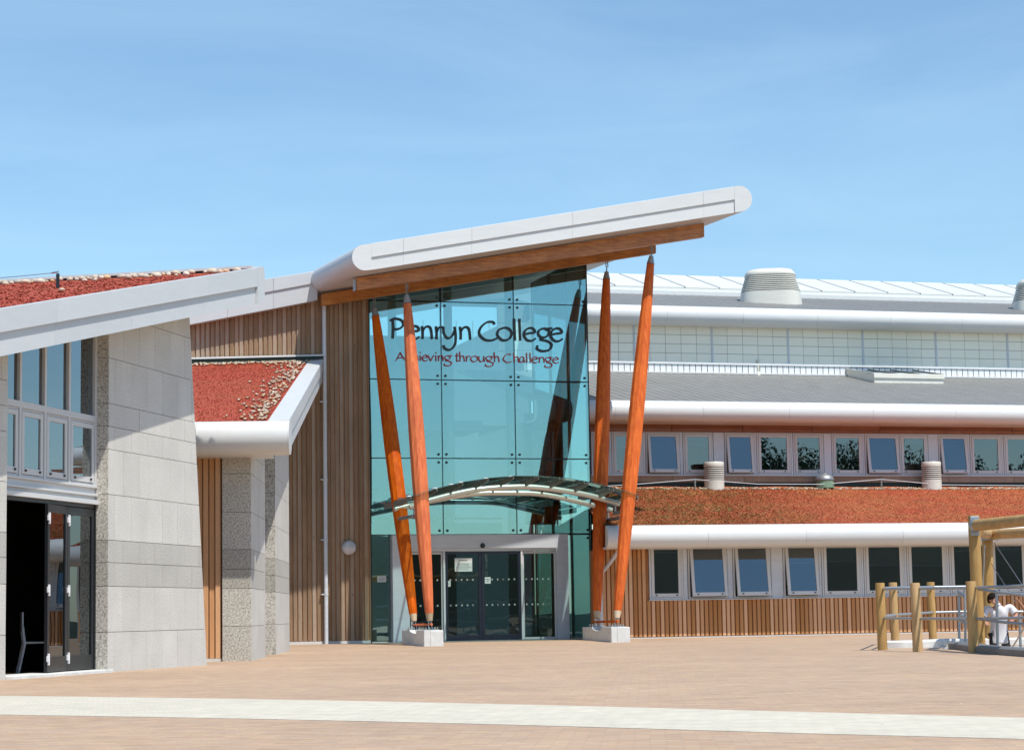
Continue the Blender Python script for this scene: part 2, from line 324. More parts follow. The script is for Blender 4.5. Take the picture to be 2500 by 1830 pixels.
# ------------------------------------------------------------------ ground
PX0, PX1, PY0, PY1 = 8.2, 13.6, 38.6, 44.2    # sunken play area
def grid(xs, ys, zf, hole=None):
    mb = MB(); n = len(xs)
    mb.v = [(x, y, zf(x, y)) for y in ys for x in xs]
    for j in range(len(ys)-1):
        for i in range(n-1):
            if hole and hole[0]-1e-4 <= xs[i] and xs[i+1] <= hole[1]+1e-4 and hole[2]-1e-4 <= ys[j] and ys[j+1] <= hole[3]+1e-4: continue
            mb.f.append((j*n+i, j*n+i+1, (j+1)*n+i+1, (j+1)*n+i))
    return mb
xs = sorted(set([round(-40+i*1.0, 3) for i in range(91)] + [PX0, PX1])); ys = sorted(set([round(-20+i*.8, 3) for i in range(128)] + [PY0, PY1]))
tag(O('plaza', grid(xs, ys, gz, (PX0, PX1, PY0, PY1)), M['pave'], smooth=60), 'pinkish buff block paving of the forecourt', kind='structure')
tag(O('ground', grid([-900, -300, -41, 51, 300, 900], [-500, -21, 81, 300, 1500], lambda x, y: -.05, (-41, 51, -21, 81)), M['grass']), 'ground around the forecourt', kind='structure')
# pale band sweeping across the paving
top = [(-200, 1696), (0, 1698), (600, 1706), (1250, 1719), (1900, 1736), (2500, 1752), (2900, 1764)]; bot = [(-200, 1741), (0, 1744), (600, 1754), (1250, 1769), (1900, 1788), (2500, 1804), (2900, 1816)]
mb = MB(); A_ = [gnd(*p) for p in top]; B_ = [gnd(*p) for p in bot]
def smoothline(pts, n=10):
    out = []
    for i in range(len(pts)-1):
        p0, p1, p2, p3 = (Vector(pts[max(i-1, 0)]), Vector(pts[i]), Vector(pts[i+1]), Vector(pts[min(i+2, len(pts)-1)]))
        for k in range(n):
            t = k/n; out.append(.5*((2*p1)+(p2-p0)*t+(2*p0-5*p1+4*p2-p3)*t*t+(3*p1-p0-3*p2+p3)*t**3))
    return out+[Vector(pts[-1])]
A_, B_ = smoothline(A_), smoothline(B_)
for i in range(len(A_)-1):
    a, b, c, d = B_[i], B_[i+1], A_[i+1], A_[i]; mb.add([(p.x, p.y, .004) for p in (a, b, c, d)]+[(a.x, a.y, -.01), (b.x, b.y, -.01)], [(0, 1, 2, 3), (4, 5, 1, 0)])
tag(O('paving_band', mb, M['pale']), 'cream coloured band of paving sweeping across the forecourt', kind='structure')
# wooded bank behind the camera, seen in the glass
def hillz(x, y):
    t = min(1, max(0, (-24-y)/40)); return -.06 + 7.6*t*t*(3-2*t) + (.8*math.sin(x*.09+1)+.6*math.sin(x*.23))*t
tag(O('hill', grid([-220+8*i for i in range(66)], [-140+4*i for i in range(31)], hillz), M['grass'], smooth=80), 'dark grassy bank facing the college, mirrored in the glass', kind='structure')

# ------------------------------------------------------------------ shared builders
def sedum_mesh(fr_pts, n, size=(.05, .10), h=.07):
    """sprigs scattered over a sloping quad given by a point function (u,v) -> x,y,z"""
    mb = MB()
    for k in range(n):
        x, y, z = fr_pts(random.random(), random.random()); a = random.uniform(0, 6.28); s = random.uniform(*size); hh = random.uniform(.3, 1)*h
        ca, sa = math.cos(a)*s, math.sin(a)*s; b = random.uniform(.5, 1.0); j = lambda: random.uniform(.15, 1.0)*hh
        mb.add([(x-ca, y-sa, z+j()), (x+sa*b, y-ca*b, z+j()), (x+ca, y+sa, z+j()), (x-sa*b, y+ca*b, z+j())], [(0, 1, 2, 3)])
    return mb
def pebble_mesh(name, seed):
    b = bmesh.new(); bmesh.ops.create_icosphere(b, subdivisions=2, radius=1.0); r = random.Random(seed)
    ax = [(Vector((r.uniform(-1, 1), r.uniform(-1, 1), r.uniform(-1, 1))).normalized(), r.uniform(-.22, .22)) for _ in range(5)]
    for v in b.verts:
        d = v.co.normalized(); v.co = d*(1+sum(k*max(0, d.dot(a))**2 for a, k in ax)); v.co.z *= .7
    me = bpy.data.meshes.new(name); b.to_mesh(me); b.free(); me.polygons.foreach_set('use_smooth', [True]*len(me.polygons)); me.materials.append(M['pebble']); return me
PEB = [pebble_mesh('pebble', s) for s in range(5)]
def pebble_field(fn, n, r0, r1):
    mb = MB()
    for k in range(n):
        x, y, z = fn(random.random(), random.random()); r = random.uniform(r0, r1); q = [random.uniform(.7, 1.3) for _ in range(6)]
        vs = [(x+r*q[0], y, z), (x, y+r*q[1], z), (x-r*q[2], y, z), (x, y-r*q[3], z), (x+r*.1, y, z+r*.75*q[4]), (x, y, z-r*.5),
              ]
        mid = [(x+r*.72*q[0], y+r*.72*q[1], z+r*.3), (x-r*.72*q[2], y+r*.72*q[1], z+r*.3), (x-r*.72*q[2], y-r*.72*q[3], z+r*.3), (x+r*.72*q[0], y-r*.72*q[3], z+r*.3)]
        mb.add(vs+mid, [(0, 6, 4), (6, 1, 4), (1, 7, 4), (7, 2, 4), (2, 8, 4), (8, 3, 4), (3, 9, 4), (9, 0, 4), (0, 1, 6), (1, 2, 7), (2, 3, 8), (3, 0, 9), (1, 0, 5), (2, 1, 5), (3, 2, 5), (0, 3, 5)])
    return mb
def frame_bars(x0, x1, z0, z1, w, y0, y1, wb=None, wt=None):
    wb = wb or w; wt = wt or w
    return MB().box(x0, x0+w, y0, y1, z0, z1).box(x1-w, x1, y0, y1, z0, z1).box(x0+w, x1-w, y0+.001, y1-.001, z0, z0+wb).box(x0+w, x1-w, y0+.001, y1-.001, z1-wt, z1)
def window(fr, parent, x0, x1, z0, z1, y, tilt=0.0, blind=0.0, fw=.055, sw=.085, hand=True, gl='glass_w'):
    """outer frame > sash, pane, handles, blind; tilt opens the top-hung sash outwards"""
    wd = O('window', frame_bars(x0, x1, z0, z1, fw, y, y+.10), M['frame'], fr, parent, bevel=.006)
    T = Matrix.Translation((x0+fw, y-.012, z1-fw)) @ Matrix.Rotation(-R_(tilt), 4, 'X')
    class Q: pass
    q = Q(); q.M = fr.M @ T; W, H = x1-x0-2*fw, z1-z0-2*fw
    O('sash', frame_bars(.006, W-.006, -H+.006, -.006, sw, 0, .06, sw*1.25), M['frame'], q, wd, bevel=.006)
    O('pane', MB().box(sw, W-sw, .022, .034, -H+sw*1.2, -sw), M[gl], q, wd)
    if hand:
        for hx in (W*.16, W*.84): O('handle', MB().box(hx-.022, hx+.022, -.018, -.001, -H+.045, -H+.075), M['seal'], q, wd)
    if blind:
        zb_ = z1-fw-(z1-z0)*blind; O('blind', MB().box(x0+fw+.02, x1-fw-.02, y+.13, y+.14, zb_, z1-fw), M['blind'], fr, wd); O('blind_bar', MB().box(x0+fw+.02, x1-fw-.02, y+.115, y+.155, zb_-.03, zb_-.001), M['plastic'], fr, wd)
    return wd
def bullnose(fr, parent, xa, xb, yc, zc, r, yback, seg_len=2.9, name='gutter_panel', mt='white', x_off=0.0, roofz=0):
    """half-round eaves casing in sheet lengths, open joints between them"""
    prof = [(yc+r*math.cos(R_(a)), zc+r*math.sin(R_(a))) for a in range(96, 271, 6)] + [(yback, zc-r), (yback, zc-r+.04), (yc+.02, zc-r+.05), (yc+.02, zc+r-.03)]
    x = xa; k = 0
    while x < xb-.05:
        x2 = min(xb, x+seg_len - (x_off if k == 0 else 0)); O(name, MB().prismx(prof, x+.003, x2-.003), M[mt], fr, parent, smooth=30, fix=True); x = x2; k += 1
def hexa(mb, a, b):
    """two quads (same winding) joined into a solid"""
    return mb.add(list(a)+list(b), [(0, 1, 2, 3), (7, 6, 5, 4), (0, 4, 5, 1), (1, 5, 6, 2), (2, 6, 7, 3), (3, 7, 4, 0)])
def line(p, q): return lambda x: p[1] + (q[1]-p[1])*(x-p[0])/(q[0]-p[0])

# ================================================================== granite wing on the left
wing = empty('granite_wing', FA, label='granite clad wing on the left with sedum roof and open glazed doors', cat='building')
OA = .75; YR = .21
zt = line(FA.pix(0, 752, -OA), FA.pix(618, 654, -OA)); zs = line(FA.pix(0, 870, -OA), FA.pix(640, 738, -OA)); zband = line(FA.pix(0, 811, -OA), FA.pix(500, 722, -OA))
XEND = FA.pix(640, 700, -OA)[0]
courses = [-.2]+[FA.pix(263, y)[1] for y in (1542, 1430, 1372, 1317, 1205.6, 1095, 1039, 983, 872)]; courses += [courses[-1]+.72, courses[-1]+1.08, courses[-1]+1.8]
e0 = FA.pix(505, 1622); e1 = FA.pix(463, 780)
XL = FA.pix(15, 1400)[0]
def side(x0, x1, batter):
    poly = [(x0, -.2), (x1, -.2), (x1, 8), (x0, 8)]
    poly = clip(poly, (9, zs(9)), (-12, zs(-12)))
    return clip(poly, e0, e1) if batter else poly
for (x0, x1, bt) in ((0.0, 4.6, True), (-8.5, XL, False)):
    O('wall', MB().prism([(a, b) for a, b in side(x0+(.03 if bt else 0), x1-(0 if bt else .03), bt)], .043, .42), M['granite'], FA, wing, fix=True)
    for ci in range(len(courses)-1):
        za, zb = courses[ci], courses[ci+1]; dk = ci in (3, 2); st = .33 if ci % 2 else 0.0
        cuts = [x0]+[x for x in [(-9+st)+.66*k for k in range(40)] if x0+.12 < x < x1-.12]+[x1]
        for a, b in zip(cuts[:-1], cuts[1:]):
            p = [(a+.0035, za+.004), (b-.0035, za+.004), (b-.0035, zb-.004), (a+.0035, zb-.004)]
            p = clip(p, (9, zs(9)), (-12, zs(-12)))
            if bt and len(p) > 2: p = clip(p, e0, e1)
            if len(p) > 2 and area(p) > .004: O('granite_panel', MB().prism(p, random.uniform(-.002, .001), .04), M['granite_d' if dk else 'granite'], FA, wing)
        xj = x0 if bt else x1
        ztop = min(zb, zs(xj))-.004
        if ztop > za+.02:
            if bt: O('jamb_panel', MB().box(-.006, .027, .006, .415, za+.004, ztop), M['coarse_d' if dk else 'coarse'], FA, wing)
            else: O('jamb_panel', MB().box(x1-.027, x1+.006, .006, .415, za+.004, ztop), M['coarse_d' if dk else 'coarse'], FA, wing)
# room behind the opening
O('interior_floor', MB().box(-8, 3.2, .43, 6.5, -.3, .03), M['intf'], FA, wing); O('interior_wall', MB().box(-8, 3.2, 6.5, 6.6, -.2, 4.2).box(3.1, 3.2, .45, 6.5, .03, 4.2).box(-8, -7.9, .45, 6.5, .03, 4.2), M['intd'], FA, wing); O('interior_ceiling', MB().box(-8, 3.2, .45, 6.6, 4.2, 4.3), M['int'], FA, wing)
O('threshold', MB().box(XL+.01, -.01, -.10, .5, -.05, .045), M['concrete'], FA, wing, bevel=.008)
# window band above the doors
mxp = [FA.pix(p, 1000, YR)[0] for p in (16, 48, 109, 168, 227)]; mxp[-1] = -.03; mxp[0] = XL+.03
ztr = FA.pix(225, 1022, YR)[1]; zlo = FA.pix(225, 1186, YR)[1]; zdh = FA.pix(224, 1231, YR)[1]
fb = MB()
for x in mxp[1:-1]: fb.box(x-.035, x+.035, YR-.02, YR+.1, zlo, zs(x)-.12)
fb.box(mxp[0]-.02, mxp[0]+.05, YR-.02, YR+.1, zlo, zs(mxp[0])-.12).box(mxp[-1]-.05, mxp[-1]+.02, YR-.02, YR+.1, zlo, zs(mxp[-1])-.12)
fb.box(mxp[0]+.05, mxp[-1]-.05, YR-.021, YR+.099, ztr-.05, ztr+.05)
fb.prism([(mxp[0]-.02, zs(mxp[0])-.12), (mxp[-1]+.02, zs(mxp[-1])-.12), (mxp[-1]+.02, zs(mxp[-1])-.01), (mxp[0]-.02, zs(mxp[0])-.01)], YR-.025, YR+.1)
O('window_frame', fb, M['frame'], FA, wing, bevel=.006)
for i in range(4):
    a, b = mxp[i]+.036, mxp[i+1]-.036
    O('pane', MB().prism([(a, ztr+.05), (b, ztr+.05), (b, zs(b)-.12), (a, zs(a)-.12)], YR+.03, YR+.045), M['glass_a'], FA, wing)
    window(FA, wing, a, b, zlo+.01, ztr-.052, YR, 0, 0, .03, .075, True, 'glass_a')
hp = MB().box(mxp[0]-.02, mxp[-1]+.02, YR+.01, YR+.12, zdh, zlo).box(mxp[0]-.02, mxp[-1]+.02, YR-.03, YR+.01, zlo-.03, zlo+.008).box(mxp[0]-.02, mxp[-1]+.02, YR-.045, YR+.01, zdh+.13, zdh+.165).box(mxp[0]-.02, mxp[-1]+.02, YR-.06, YR+.01, zdh, zdh+.07)
O('lintel_panel', hp, M['frame'], FA, wing, bevel=.004)
# folding doors, one leaf standing open
dx = [FA.pix(p, 1400, YR)[0] for p in (16, 31, 103, 166, 224)]; dx[0] = XL+.01; dx[-1] = -.045
O('door_frame', MB().box(dx[0], dx[0]+.13, YR-.01, YR+.12, .045, zdh).box(dx[-1], dx[-1]+.045, YR-.01, YR+.12, .045, zdh).box(dx[0]+.13, dx[-1], YR, YR+.12, zdh-.06, zdh), M['dark'], FA, wing, bevel=.005)
def leaf(x0, x1, ang):
    class Q: pass
    q = Q(); q.M = FA.M @ Matrix.Translation((x1, YR+.03, .06)) @ Matrix.Rotation(R_(ang), 4, 'Z'); W = x1-x0; H = zdh-.07-.06
    d = O('door_leaf', frame_bars(-W, 0, 0, H, .085, -.025, .03, .22, .12), M['dark'], q, wing, bevel=.005)
    O('pane', MB().box(-W+.085, -.085, -.004, .008, .22, H-.12), M['glass_w'], q, d)
    for h in (.06, .47, .9): O('hinge', MB().box(-W-.03, -W+.05, -.05, -.02, H*h, H*h+.085).box(-W+.01, -W+.035, -.055, -.02, H*h-.05, H*h+.12), M['plastic'], q, d, bevel=.006)
    return d
leaf(dx[3], dx[4], 0); leaf(dx[2], dx[3]-.012, 6.0)
# roof: slab, fascia, sedum, kerb at the high edge
XR = XEND-.12
body = [(-9.5, zs(-9.5)), (XR, zs(XR)), (XR+.06, zs(XR)+.08), (XR+.06, zt(XR)-.16), (XR, zt(XR)-.1), (-9.5, zt(-9.5)-.1)]
O('roof_slab', MB().prism(body, -OA+.05, 8.2), M['fascia'], FA, wing, fix=True)
fx = [-9.5, -7.6, -5.7] + [FA.pix(p, 750, -OA)[0] for p in (135, 322, 500)] + [FA.pix(623, 690, -OA)[0]]
for a, b in zip(fx[:-1], fx[1:]):
    a2, b2 = a+.003, b-.003
    O('fascia_panel', MB().prism([(a2, zband(a2)), (b2, zband(b2)), (b2, zt(b2)), (a2, zt(a2))], -OA-.05, -OA+.03), M['fascia'], FA, wing, bevel=.006)
    O('fascia_panel', MB().prism([(a2, zs(a2)), (b2, zs(b2)), (b2, zband(b2)-.002), (a2, zband(a2)-.002)], -OA, -OA+.045), M['fascia'], FA, wing)
a = fx[-1]+.003; b = XEND; rr = .12; cap = [(a, zs(a))]
for k in range(7): t = R_(-90+15*k); cap.append((b-rr+rr*math.cos(t), zs(b)+rr+rr*math.sin(t)))
for k in range(7): t = R_(15*k); cap.append((b-rr+rr*math.cos(t), zt(b)-rr-.02+rr*math.sin(t)))
cap.append((a, zt(a)))
O('fascia_end', MB().prism(cap, -OA-.05, -OA+.06), M['fascia'], FA, wing, smooth=35)
rs = lambda x: zt(x)-.055
O('roof_membrane', MB().prism([(-9.5, rs(-9.5)-.03), (XR-.05, rs(XR-.05)-.03), (XR-.05, rs(XR-.05)), (-9.5, rs(-9.5))], -OA+.06, 8.1), M['sedum_d'], FA, wing)
def pa(u, v): x = -8+u*(XR-.9+8); return (x, -.62+v*7.6, rs(x)+.0)
tag(O('sedum_mat', sedum_mesh(pa, 16000, (.012, .028), .014), M['sedum'], FA, wing), 'red sedum growing on the wing roof', kind='stuff')
O('roof_kerb', MB().box(XR-.16, XR-.04, -OA+.1, 8.1, rs(XR)-.1, rs(XR)+.01), M['membrane'], FA, wing); O('kerb_capping', MB().box(XR-.19, XR+.03, -OA+.08, 8.15, rs(XR)+.01, rs(XR)+.055), M['white'], FA, wing)
for k in range(110):
    v = random.random(); x = XR-.22-abs(random.gauss(0, .28)); r = random.choice([.035, .045, .05, .06, .075])
    I('pebble', PEB[k % 5], FA, wing, (x, -.5+v*6.4, rs(x)+r*.45), random.uniform(0, 6.28), (r*random.uniform(.9, 1.5), r*random.uniform(.8, 1.1), r))
def roofhit(fr, zf, px, py):
    d = fr.M.to_3x3().inverted() @ ray(px, py); c = fr.M.inverted() @ CAM
    m = zf(1)-zf(0); t = (zf(c.x)-c.z)/(d.z-m*d.x); return c+d*t
h = roofhit(FA, rs, 141, 703); ht = .24
ap = empty('roof_anchor_post', FA, (h.x, h.y, h.z), label='dark fall arrest post standing in the sedum of the left roof', cat='anchor post', group='fall arrest posts on the green roofs')
class AtF:
    def __init__(s, fr, p): s.M = fr.M @ Matrix.Translation(p)
q = AtF(FA, h)
O('post', MB().ring([(0, 0, -.08), (0, 0, ht)], .03, 12), M['dark'], q, ap, smooth=40); O('eye', MB().ring([(0, 0, ht), (0, 0, ht+.05)], .018, 10).ring([(0, .02, ht+.03), (0, .11, ht+.02)], .014, 8), M['steel'], q, ap, smooth=40)
pts = [(0, .1, ht+.02)]+[(.02*k, .1+.5*k, ht+.02-.004*k*(8-k)*.6) for k in range(1, 15)]
tag(O('safety_cable', MB().ring(pts, .007, 6), M['steel'], q), 'thin steel safety cable running left from the post on the left roof', 'cable')
I('pebble', PEB[2], FA, wing, tuple(roofhit(FA, rs, 150, 713)+Vector((0, 0, .03))), .4, (.075, .055, .05))
# white chair just inside the open doors
qx = FA.pix(86, 1600, YR+.55)[0]
class AtC: pass
ch = AtC(); ch.M = FA.M @ Matrix.Translation((qx, YR+.55, .03)) @ Matrix.Rotation(R_(30), 4, 'Z')
chair = link('chair', None, ch.M); tag(chair, 'white plastic chair just inside the open glazed doors', 'chair')
O('seat', MB().box(-.21, .21, -.2, .2, .44, .47), M['plastic'], ch, chair, bevel=.012)
O('backrest', MB().prism([(-.2, .62), (.2, .62), (.18, .92), (-.18, .92)], .19, .215, (0, 0)), M['plastic'], ch, chair, bevel=.01)
for sx in (-1, 1):
    O('leg', MB().ring([(sx*.24, -.24, 0), (sx*.18, -.17, .44)], [.016, .022], 10), M['plastic'], ch, chair, smooth=40); O('leg', MB().ring([(sx*.24, .26, 0), (sx*.18, .17, .44), (sx*.18, .2, .7)], [.016, .022, .018], 10), M['plastic'], ch, chair, smooth=40)

# ================================================================== link block with the smaller sedum roof
lk = empty('link_block', FL_, label='low link block with small red sedum roof between granite wing and timber wall', cat='building')
YE = -.75
xr0, zc = FL_.pix(705, 1068, YE); rB = (FL_.pix(650, 1027, YE)[1]-FL_.pix(650, 1110, YE)[1])/2
XL2 = xr0-5.2
hp_ = FL_.loc(FG.M @ Vector((*[FG.pix(788, 879, -.30)[0]], -.30, FG.pix(788, 879, -.30)[1])))
yh = hp_.y-.05; mB = (hp_.z-(zc+rB))/(hp_.y-YE); kB = (hp_.x-xr0)/(hp_.y-YE)
zB = lambda y: zc+rB+mB*(y-YE); xB = lambda y: xr0+kB*(y-YE); zBs = lambda y: zB(y)-2*rB
bullnose(FL_, lk, XL2, xr0, YE, zc, rB, YE+.12, 2.2, 'eaves_casing', 'white', .9)
endp = [(YE+rB*math.cos(R_(a)), zc+rB*math.sin(R_(a))) for a in range(90, 271, 6)]+[(YE+.3, zc-rB+.03), (YE+.55, zc-rB+.16), (YE+.55, zc+rB+.02)]
O('eaves_end', MB().prismx(endp, xr0-.006, xr0+.02), M['white'], FL_, lk, smooth=30, fix=True); O('soffit', MB().box(XL2, xr0-.35, YE+.1, .35, zc-rB+.01, zc-rB+.05), M['white'], FL_, lk)
# slab and soffit
mb = MB(); hexa(mb, [(XL2, YE, zB(YE)-.42), (xB(YE)-.05, YE, zB(YE)-.42), (xB(YE)-.05, YE, zB(YE)-.05), (XL2, YE, zB(YE)-.05)], [(XL2, yh, zB(yh)-.42), (xB(yh)-.05, yh, zB(yh)-.42), (xB(yh)-.05, yh, zB(yh)-.05), (XL2, yh, zB(yh)-.05)])
O('roof_slab', mb, M['fascia'], FL_, lk)
mb = MB(); mb.add([(XL2, YE+.05, zB(YE+.05)-.03), (xB(YE)-.3, YE+.05, zB(YE+.05)-.03), (xB(yh)-.3, yh, zB(yh)-.03), (XL2, yh, zB(yh)-.03)], [(0, 1, 2, 3)])
O('roof_membrane', mb, M['sedum_d'], FL_, lk)
mb = MB(); hexa(mb, [(xB(YE)-.39, YE, zB(YE)-.03), (xB(YE), YE, zB(YE)-.03), (xB(YE), YE, zB(YE)+.035), (xB(YE)-.39, YE, zB(YE)+.01)], [(xB(yh)-.39, yh, zB(yh)-.03), (xB(yh), yh, zB(yh)-.03), (xB(yh), yh, zB(yh)+.035), (xB(yh)-.39, yh, zB(yh)+.01)])
O('verge_capping', mb, M['white'], FL_, lk, bevel=.01)
n = 6
for k in range(n):
    ya, yb = YE+.02+(yh-YE-.02)*k/n+.004, YE+.02+(yh-YE-.02)*(k+1)/n-.004
    mb = MB(); hexa(mb, [(xB(ya)-.05, ya, zB(ya)-.28), (xB(ya)+.025, ya, zB(ya)-.28), (xB(ya)+.025, ya, zB(ya)+.03), (xB(ya)-.05, ya, zB(ya)+.03)], [(xB(yb)-.05, yb, zB(yb)-.28), (xB(yb)+.025, yb, zB(yb)-.28), (xB(yb)+.025, yb, zB(yb)+.03), (xB(yb)-.05, yb, zB(yb)+.03)])
    O('fascia_panel', mb, M['fascia'], FL_, lk)
    if k == 0: ya = YE+1.0
    mb = MB(); hexa(mb, [(xB(ya)-.06, ya, zBs(ya)+.03), (xB(ya)-.015, ya, zBs(ya)+.03), (xB(ya)-.015, ya, zB(ya)-.285), (xB(ya)-.06, ya, zB(ya)-.285)], [(xB(yb)-.06, yb, zBs(yb)+.03), (xB(yb)-.015, yb, zBs(yb)+.03), (xB(yb)-.015, yb, zB(yb)-.285), (xB(yb)-.06, yb, zB(yb)-.285)])
    O('fascia_panel', mb, M['fascia'], FL_, lk)
def wl(px, dy): return FL_.loc(FG.M @ Vector((FG.pix(px, 880, -.30)[0], -.30+dy, 0)))
wa, wb2 = wl(440, 0), wl(787, 0); wc, wd2 = wl(440, -.12), wl(787, -.12)
for nm, m_, h0, h1, q0, q1 in (('roof_kerb', 'membrane', -.1, .13, wc, wd2), ('kerb_capping', 'white', .13, .17, wl(440, -.16), wl(788, -.16))):
    mb = MB(); hexa(mb, [(q0.x, q0.y, zB(q0.y)+h0), (q1.x, q1.y, zB(q1.y)+h0), (q1.x, q1.y, zB(q1.y)+h1), (q0.x, q0.y, zB(q0.y)+h1)], [(wa.x, wa.y, zB(wa.y)+h0), (wb2.x, wb2.y, zB(wb2.y)+h0), (wb2.x, wb2.y, zB(wb2.y)+h1), (wa.x, wa.y, zB(wa.y)+h1)]); O(nm, mb, M[m_], FL_, lk)
def pb(u, v): y = YE+.1+v*(yh-YE-.3); return (XL2+u*(xB(y)-.42-XL2), y, zB(y)-.02)
tag(O('sedum_mat', sedum_mesh(pb, 30000, (.010, .024), .014), M['sedum'], FL_, lk), 'red sedum growing on the link roof', kind='stuff')
def pb2(u, v): y = YE+.3+v*(yh-YE-.5); return (xB(y)-.45-abs(random.gauss(0, .33)), y, zB(y)-.0)
def pb3(u, v): q = wc.lerp(wd2, u); y = q.y-.05-abs(random.gauss(0, .45)); return (q.x-.3, y, zB(y)-.0)
mb = pebble_field(pb2, 380, .02, .06); m2 = pebble_field(pb3, 260, .03, .06); mb.add(m2.v, m2.f)
tag(O('pebble_edging', mb, M['gravel'], FL_, lk, smooth=85), 'pebble edging of the link roof', kind='stuff')
# granite piers of the side wall (faces right) and the front pier
xp = FL_.pix(543, 1500)[0]
zj = [-.2]+[FL_.pix(614, y)[1] for y in (1527, 1435, 1388, 1340, 1249, 1155)]
while zj[-1] < 7: zj += [zj[-1]+.36, zj[-1]+1.08]
Y1, Y2, Y3 = 3.55, 6.55, 11.3
O('wall', MB().prismx([(.05, -.2), (Y1-.05, -.2), (Y1-.05, zBs(Y1)+.1), (.05, zBs(0)+.1)], xp+.05, -.045), M['granite'], FL_, lk, fix=True)
O('wall', MB().prismx([(Y2+.05, -.2), (Y3, -.2), (Y3, zBs(Y3)+.1), (Y2+.05, zBs(Y2)+.1)], -.6, -.045), M['granite'], FL_, lk, fix=True)
O('slot_glazing', MB().prismx([(Y1-.05, -.2), (Y2+.05, -.2), (Y2+.05, zBs(Y2)+.1), (Y1-.05, zBs(Y1)+.1)], -.6, -.24), M['dark'], FL_, lk, fix=True)
for ci in range(len(zj)-1):
    za, zb = zj[ci]+.004, zj[ci+1]-.004; dk = ci in (2, 3)
    zq = min(zb, zc-rB+.02)
    if zq > za+.05: O('granite_panel', MB().box(xp, -.002, 0, .045, za, zq), M['coarse_d' if dk else 'coarse'], FL_, lk)
    zq = min(zb, zBs(Y2))
    if zq > za+.05: O('granite_panel', MB().box(-.3, -.002, Y2, Y2+.045, za, zq), M['coarse_d' if dk else 'coarse'], FL_, lk)
    for (ya, yb) in ((0.004, Y1), (Y2+.004, Y3)):
        mid = ya+(yb-ya)*(.42 if ci % 2 else .6)
        for p0, p1 in ((ya, mid), (mid, yb)):
            p = clip([(p0+.003, za), (p1-.003, za), (p1-.003, zb), (p0+.003, zb)], (12, zBs(12)), (-1, zBs(-1)))
            if len(p) > 2 and area(p) > .01: O('granite_panel', MB().prismx(p, -.043, 0.0), M['granite_d' if dk else 'granite'], FL_, lk)
O('slot_trim', MB().box(-.30, -.22, Y2-.16, Y2-.06, 0, zBs(Y2)), M['frame'], FL_, lk)
bw = .115; k = 0; x = xp-.02
me = MB().box(0, bw-.02, 0, .035, 0.06, zc-rB+.05).mesh('board'); me.materials.append(M['cedar_r'])
while x > XL2+2.0: x -= bw; I('board', me, FL_, lk, (x, .06+(.03 if k % 2 else 0), 0)); k += 1
O('wall_backing', MB().box(XL2, xp-.02, .14, .3, -.2, zc-rB+.05), M['cedar_b'], FL_, lk); O('wall_base', MB().box(XL2, xp-.02, .05, .14, -.05, .055), M['concrete'], FL_, lk)
O('soffit_wall', MB().box(XL2, xp, .3, 1.2, zc-rB-.05, zc-rB+.3), M['fascia'], FL_, lk)

# ================================================================== timber clad block
tb = empty('timber_block', FG, (-2.5, -.25, 0), label='tall timber clad block left of the glass front under a white sloping roof', cat='building')
YC = -.25
zC = line(FG.pix(463, 786, YC), FG.pix(740, 735, YC)); xa, xb = FG.pix(455, 1000, YC)[0], FG.pix(902, 1200, YC)[0]
x = xa; k = 0; pit = .134
while x < xb-.04:
    wdt = .098 if k % 2 == 0 else .036
    if k % 2 == 0 or True:
        zsplit = random.choice([None, None, random.uniform(2.2, 6.5)]); pr = 0 if k % 2 == 0 else .026
        segs = [(.14, zsplit-.003), (zsplit+.003, None)] if zsplit else [(.14, None)]
        for z0, z1 in segs:
            x1 = min(x+wdt-.005, xb)
            z1a, z1b = (z1, z1) if z1 else (zC(x)+.1, zC(x1)+.1)
            if k % 2 == 0: O('board', MB().prism([(x, z0), (x1, z0), (x1, z1b), (x, z1a)], YC+pr+random.uniform(-.003, .003), YC+.045), M['cedar_l'], FG, tb)
    x += wdt; k += 1
O('wall_backing', MB().prism([(xa, -.1), (xb, -.1), (xb, zC(xb)+.1), (xa, zC(xa)+.1)], YC+.046, YC+.3), M['cedar_b'], FG, tb, fix=True)
O('wall_return', MB().box(xb-.02, xb+.02, YC+.02, .4, .05, 10), M['cedar_l'], FG, tb); O('wall_base', MB().box(xa, xb, YC+.0, YC+.05, -.05, .13), M['frame'], FG, tb)
YF = -.62
cb = line(FG.pix(463, 792, YF), FG.pix(740, 739, YF)); ct = line(FG.pix(640, 683, YF), FG.pix(750, 665, YF)); cm = line(FG.pix(643, 715, YF), FG.pix(734, 698, YF))
xa2, xb2 = FG.pix(440, 780, YF)[0], FG.pix(775, 700, YF)[0]
O('roof_slab', MB().prism([(xa2, cb(xa2)), (xb2, cb(xb2)), (xb2, ct(xb2)-.03), (xa2, ct(xa2)-.03)], YF+.05, 6.5), M['fascia'], FG, tb)
for a, b in ((xa2, xa2+1.3), (xa2+1.3, FG.pix(667, 700, YF)[0]), (FG.pix(667, 700, YF)[0], xb2)):
    O('fascia_panel', MB().prism([(a+.003, cm(a)), (b-.003, cm(b)), (b-.003, ct(b)), (a+.003, ct(a))], YF-.04, YF+.045), M['fascia'], FG, tb, bevel=.006)
    O('fascia_panel', MB().prism([(a+.003, cb(a)), (b-.003, cb(b)), (b-.003, cm(b)-.002), (a+.003, cm(a)-.002)], YF, YF+.045), M['fascia'], FG, tb)
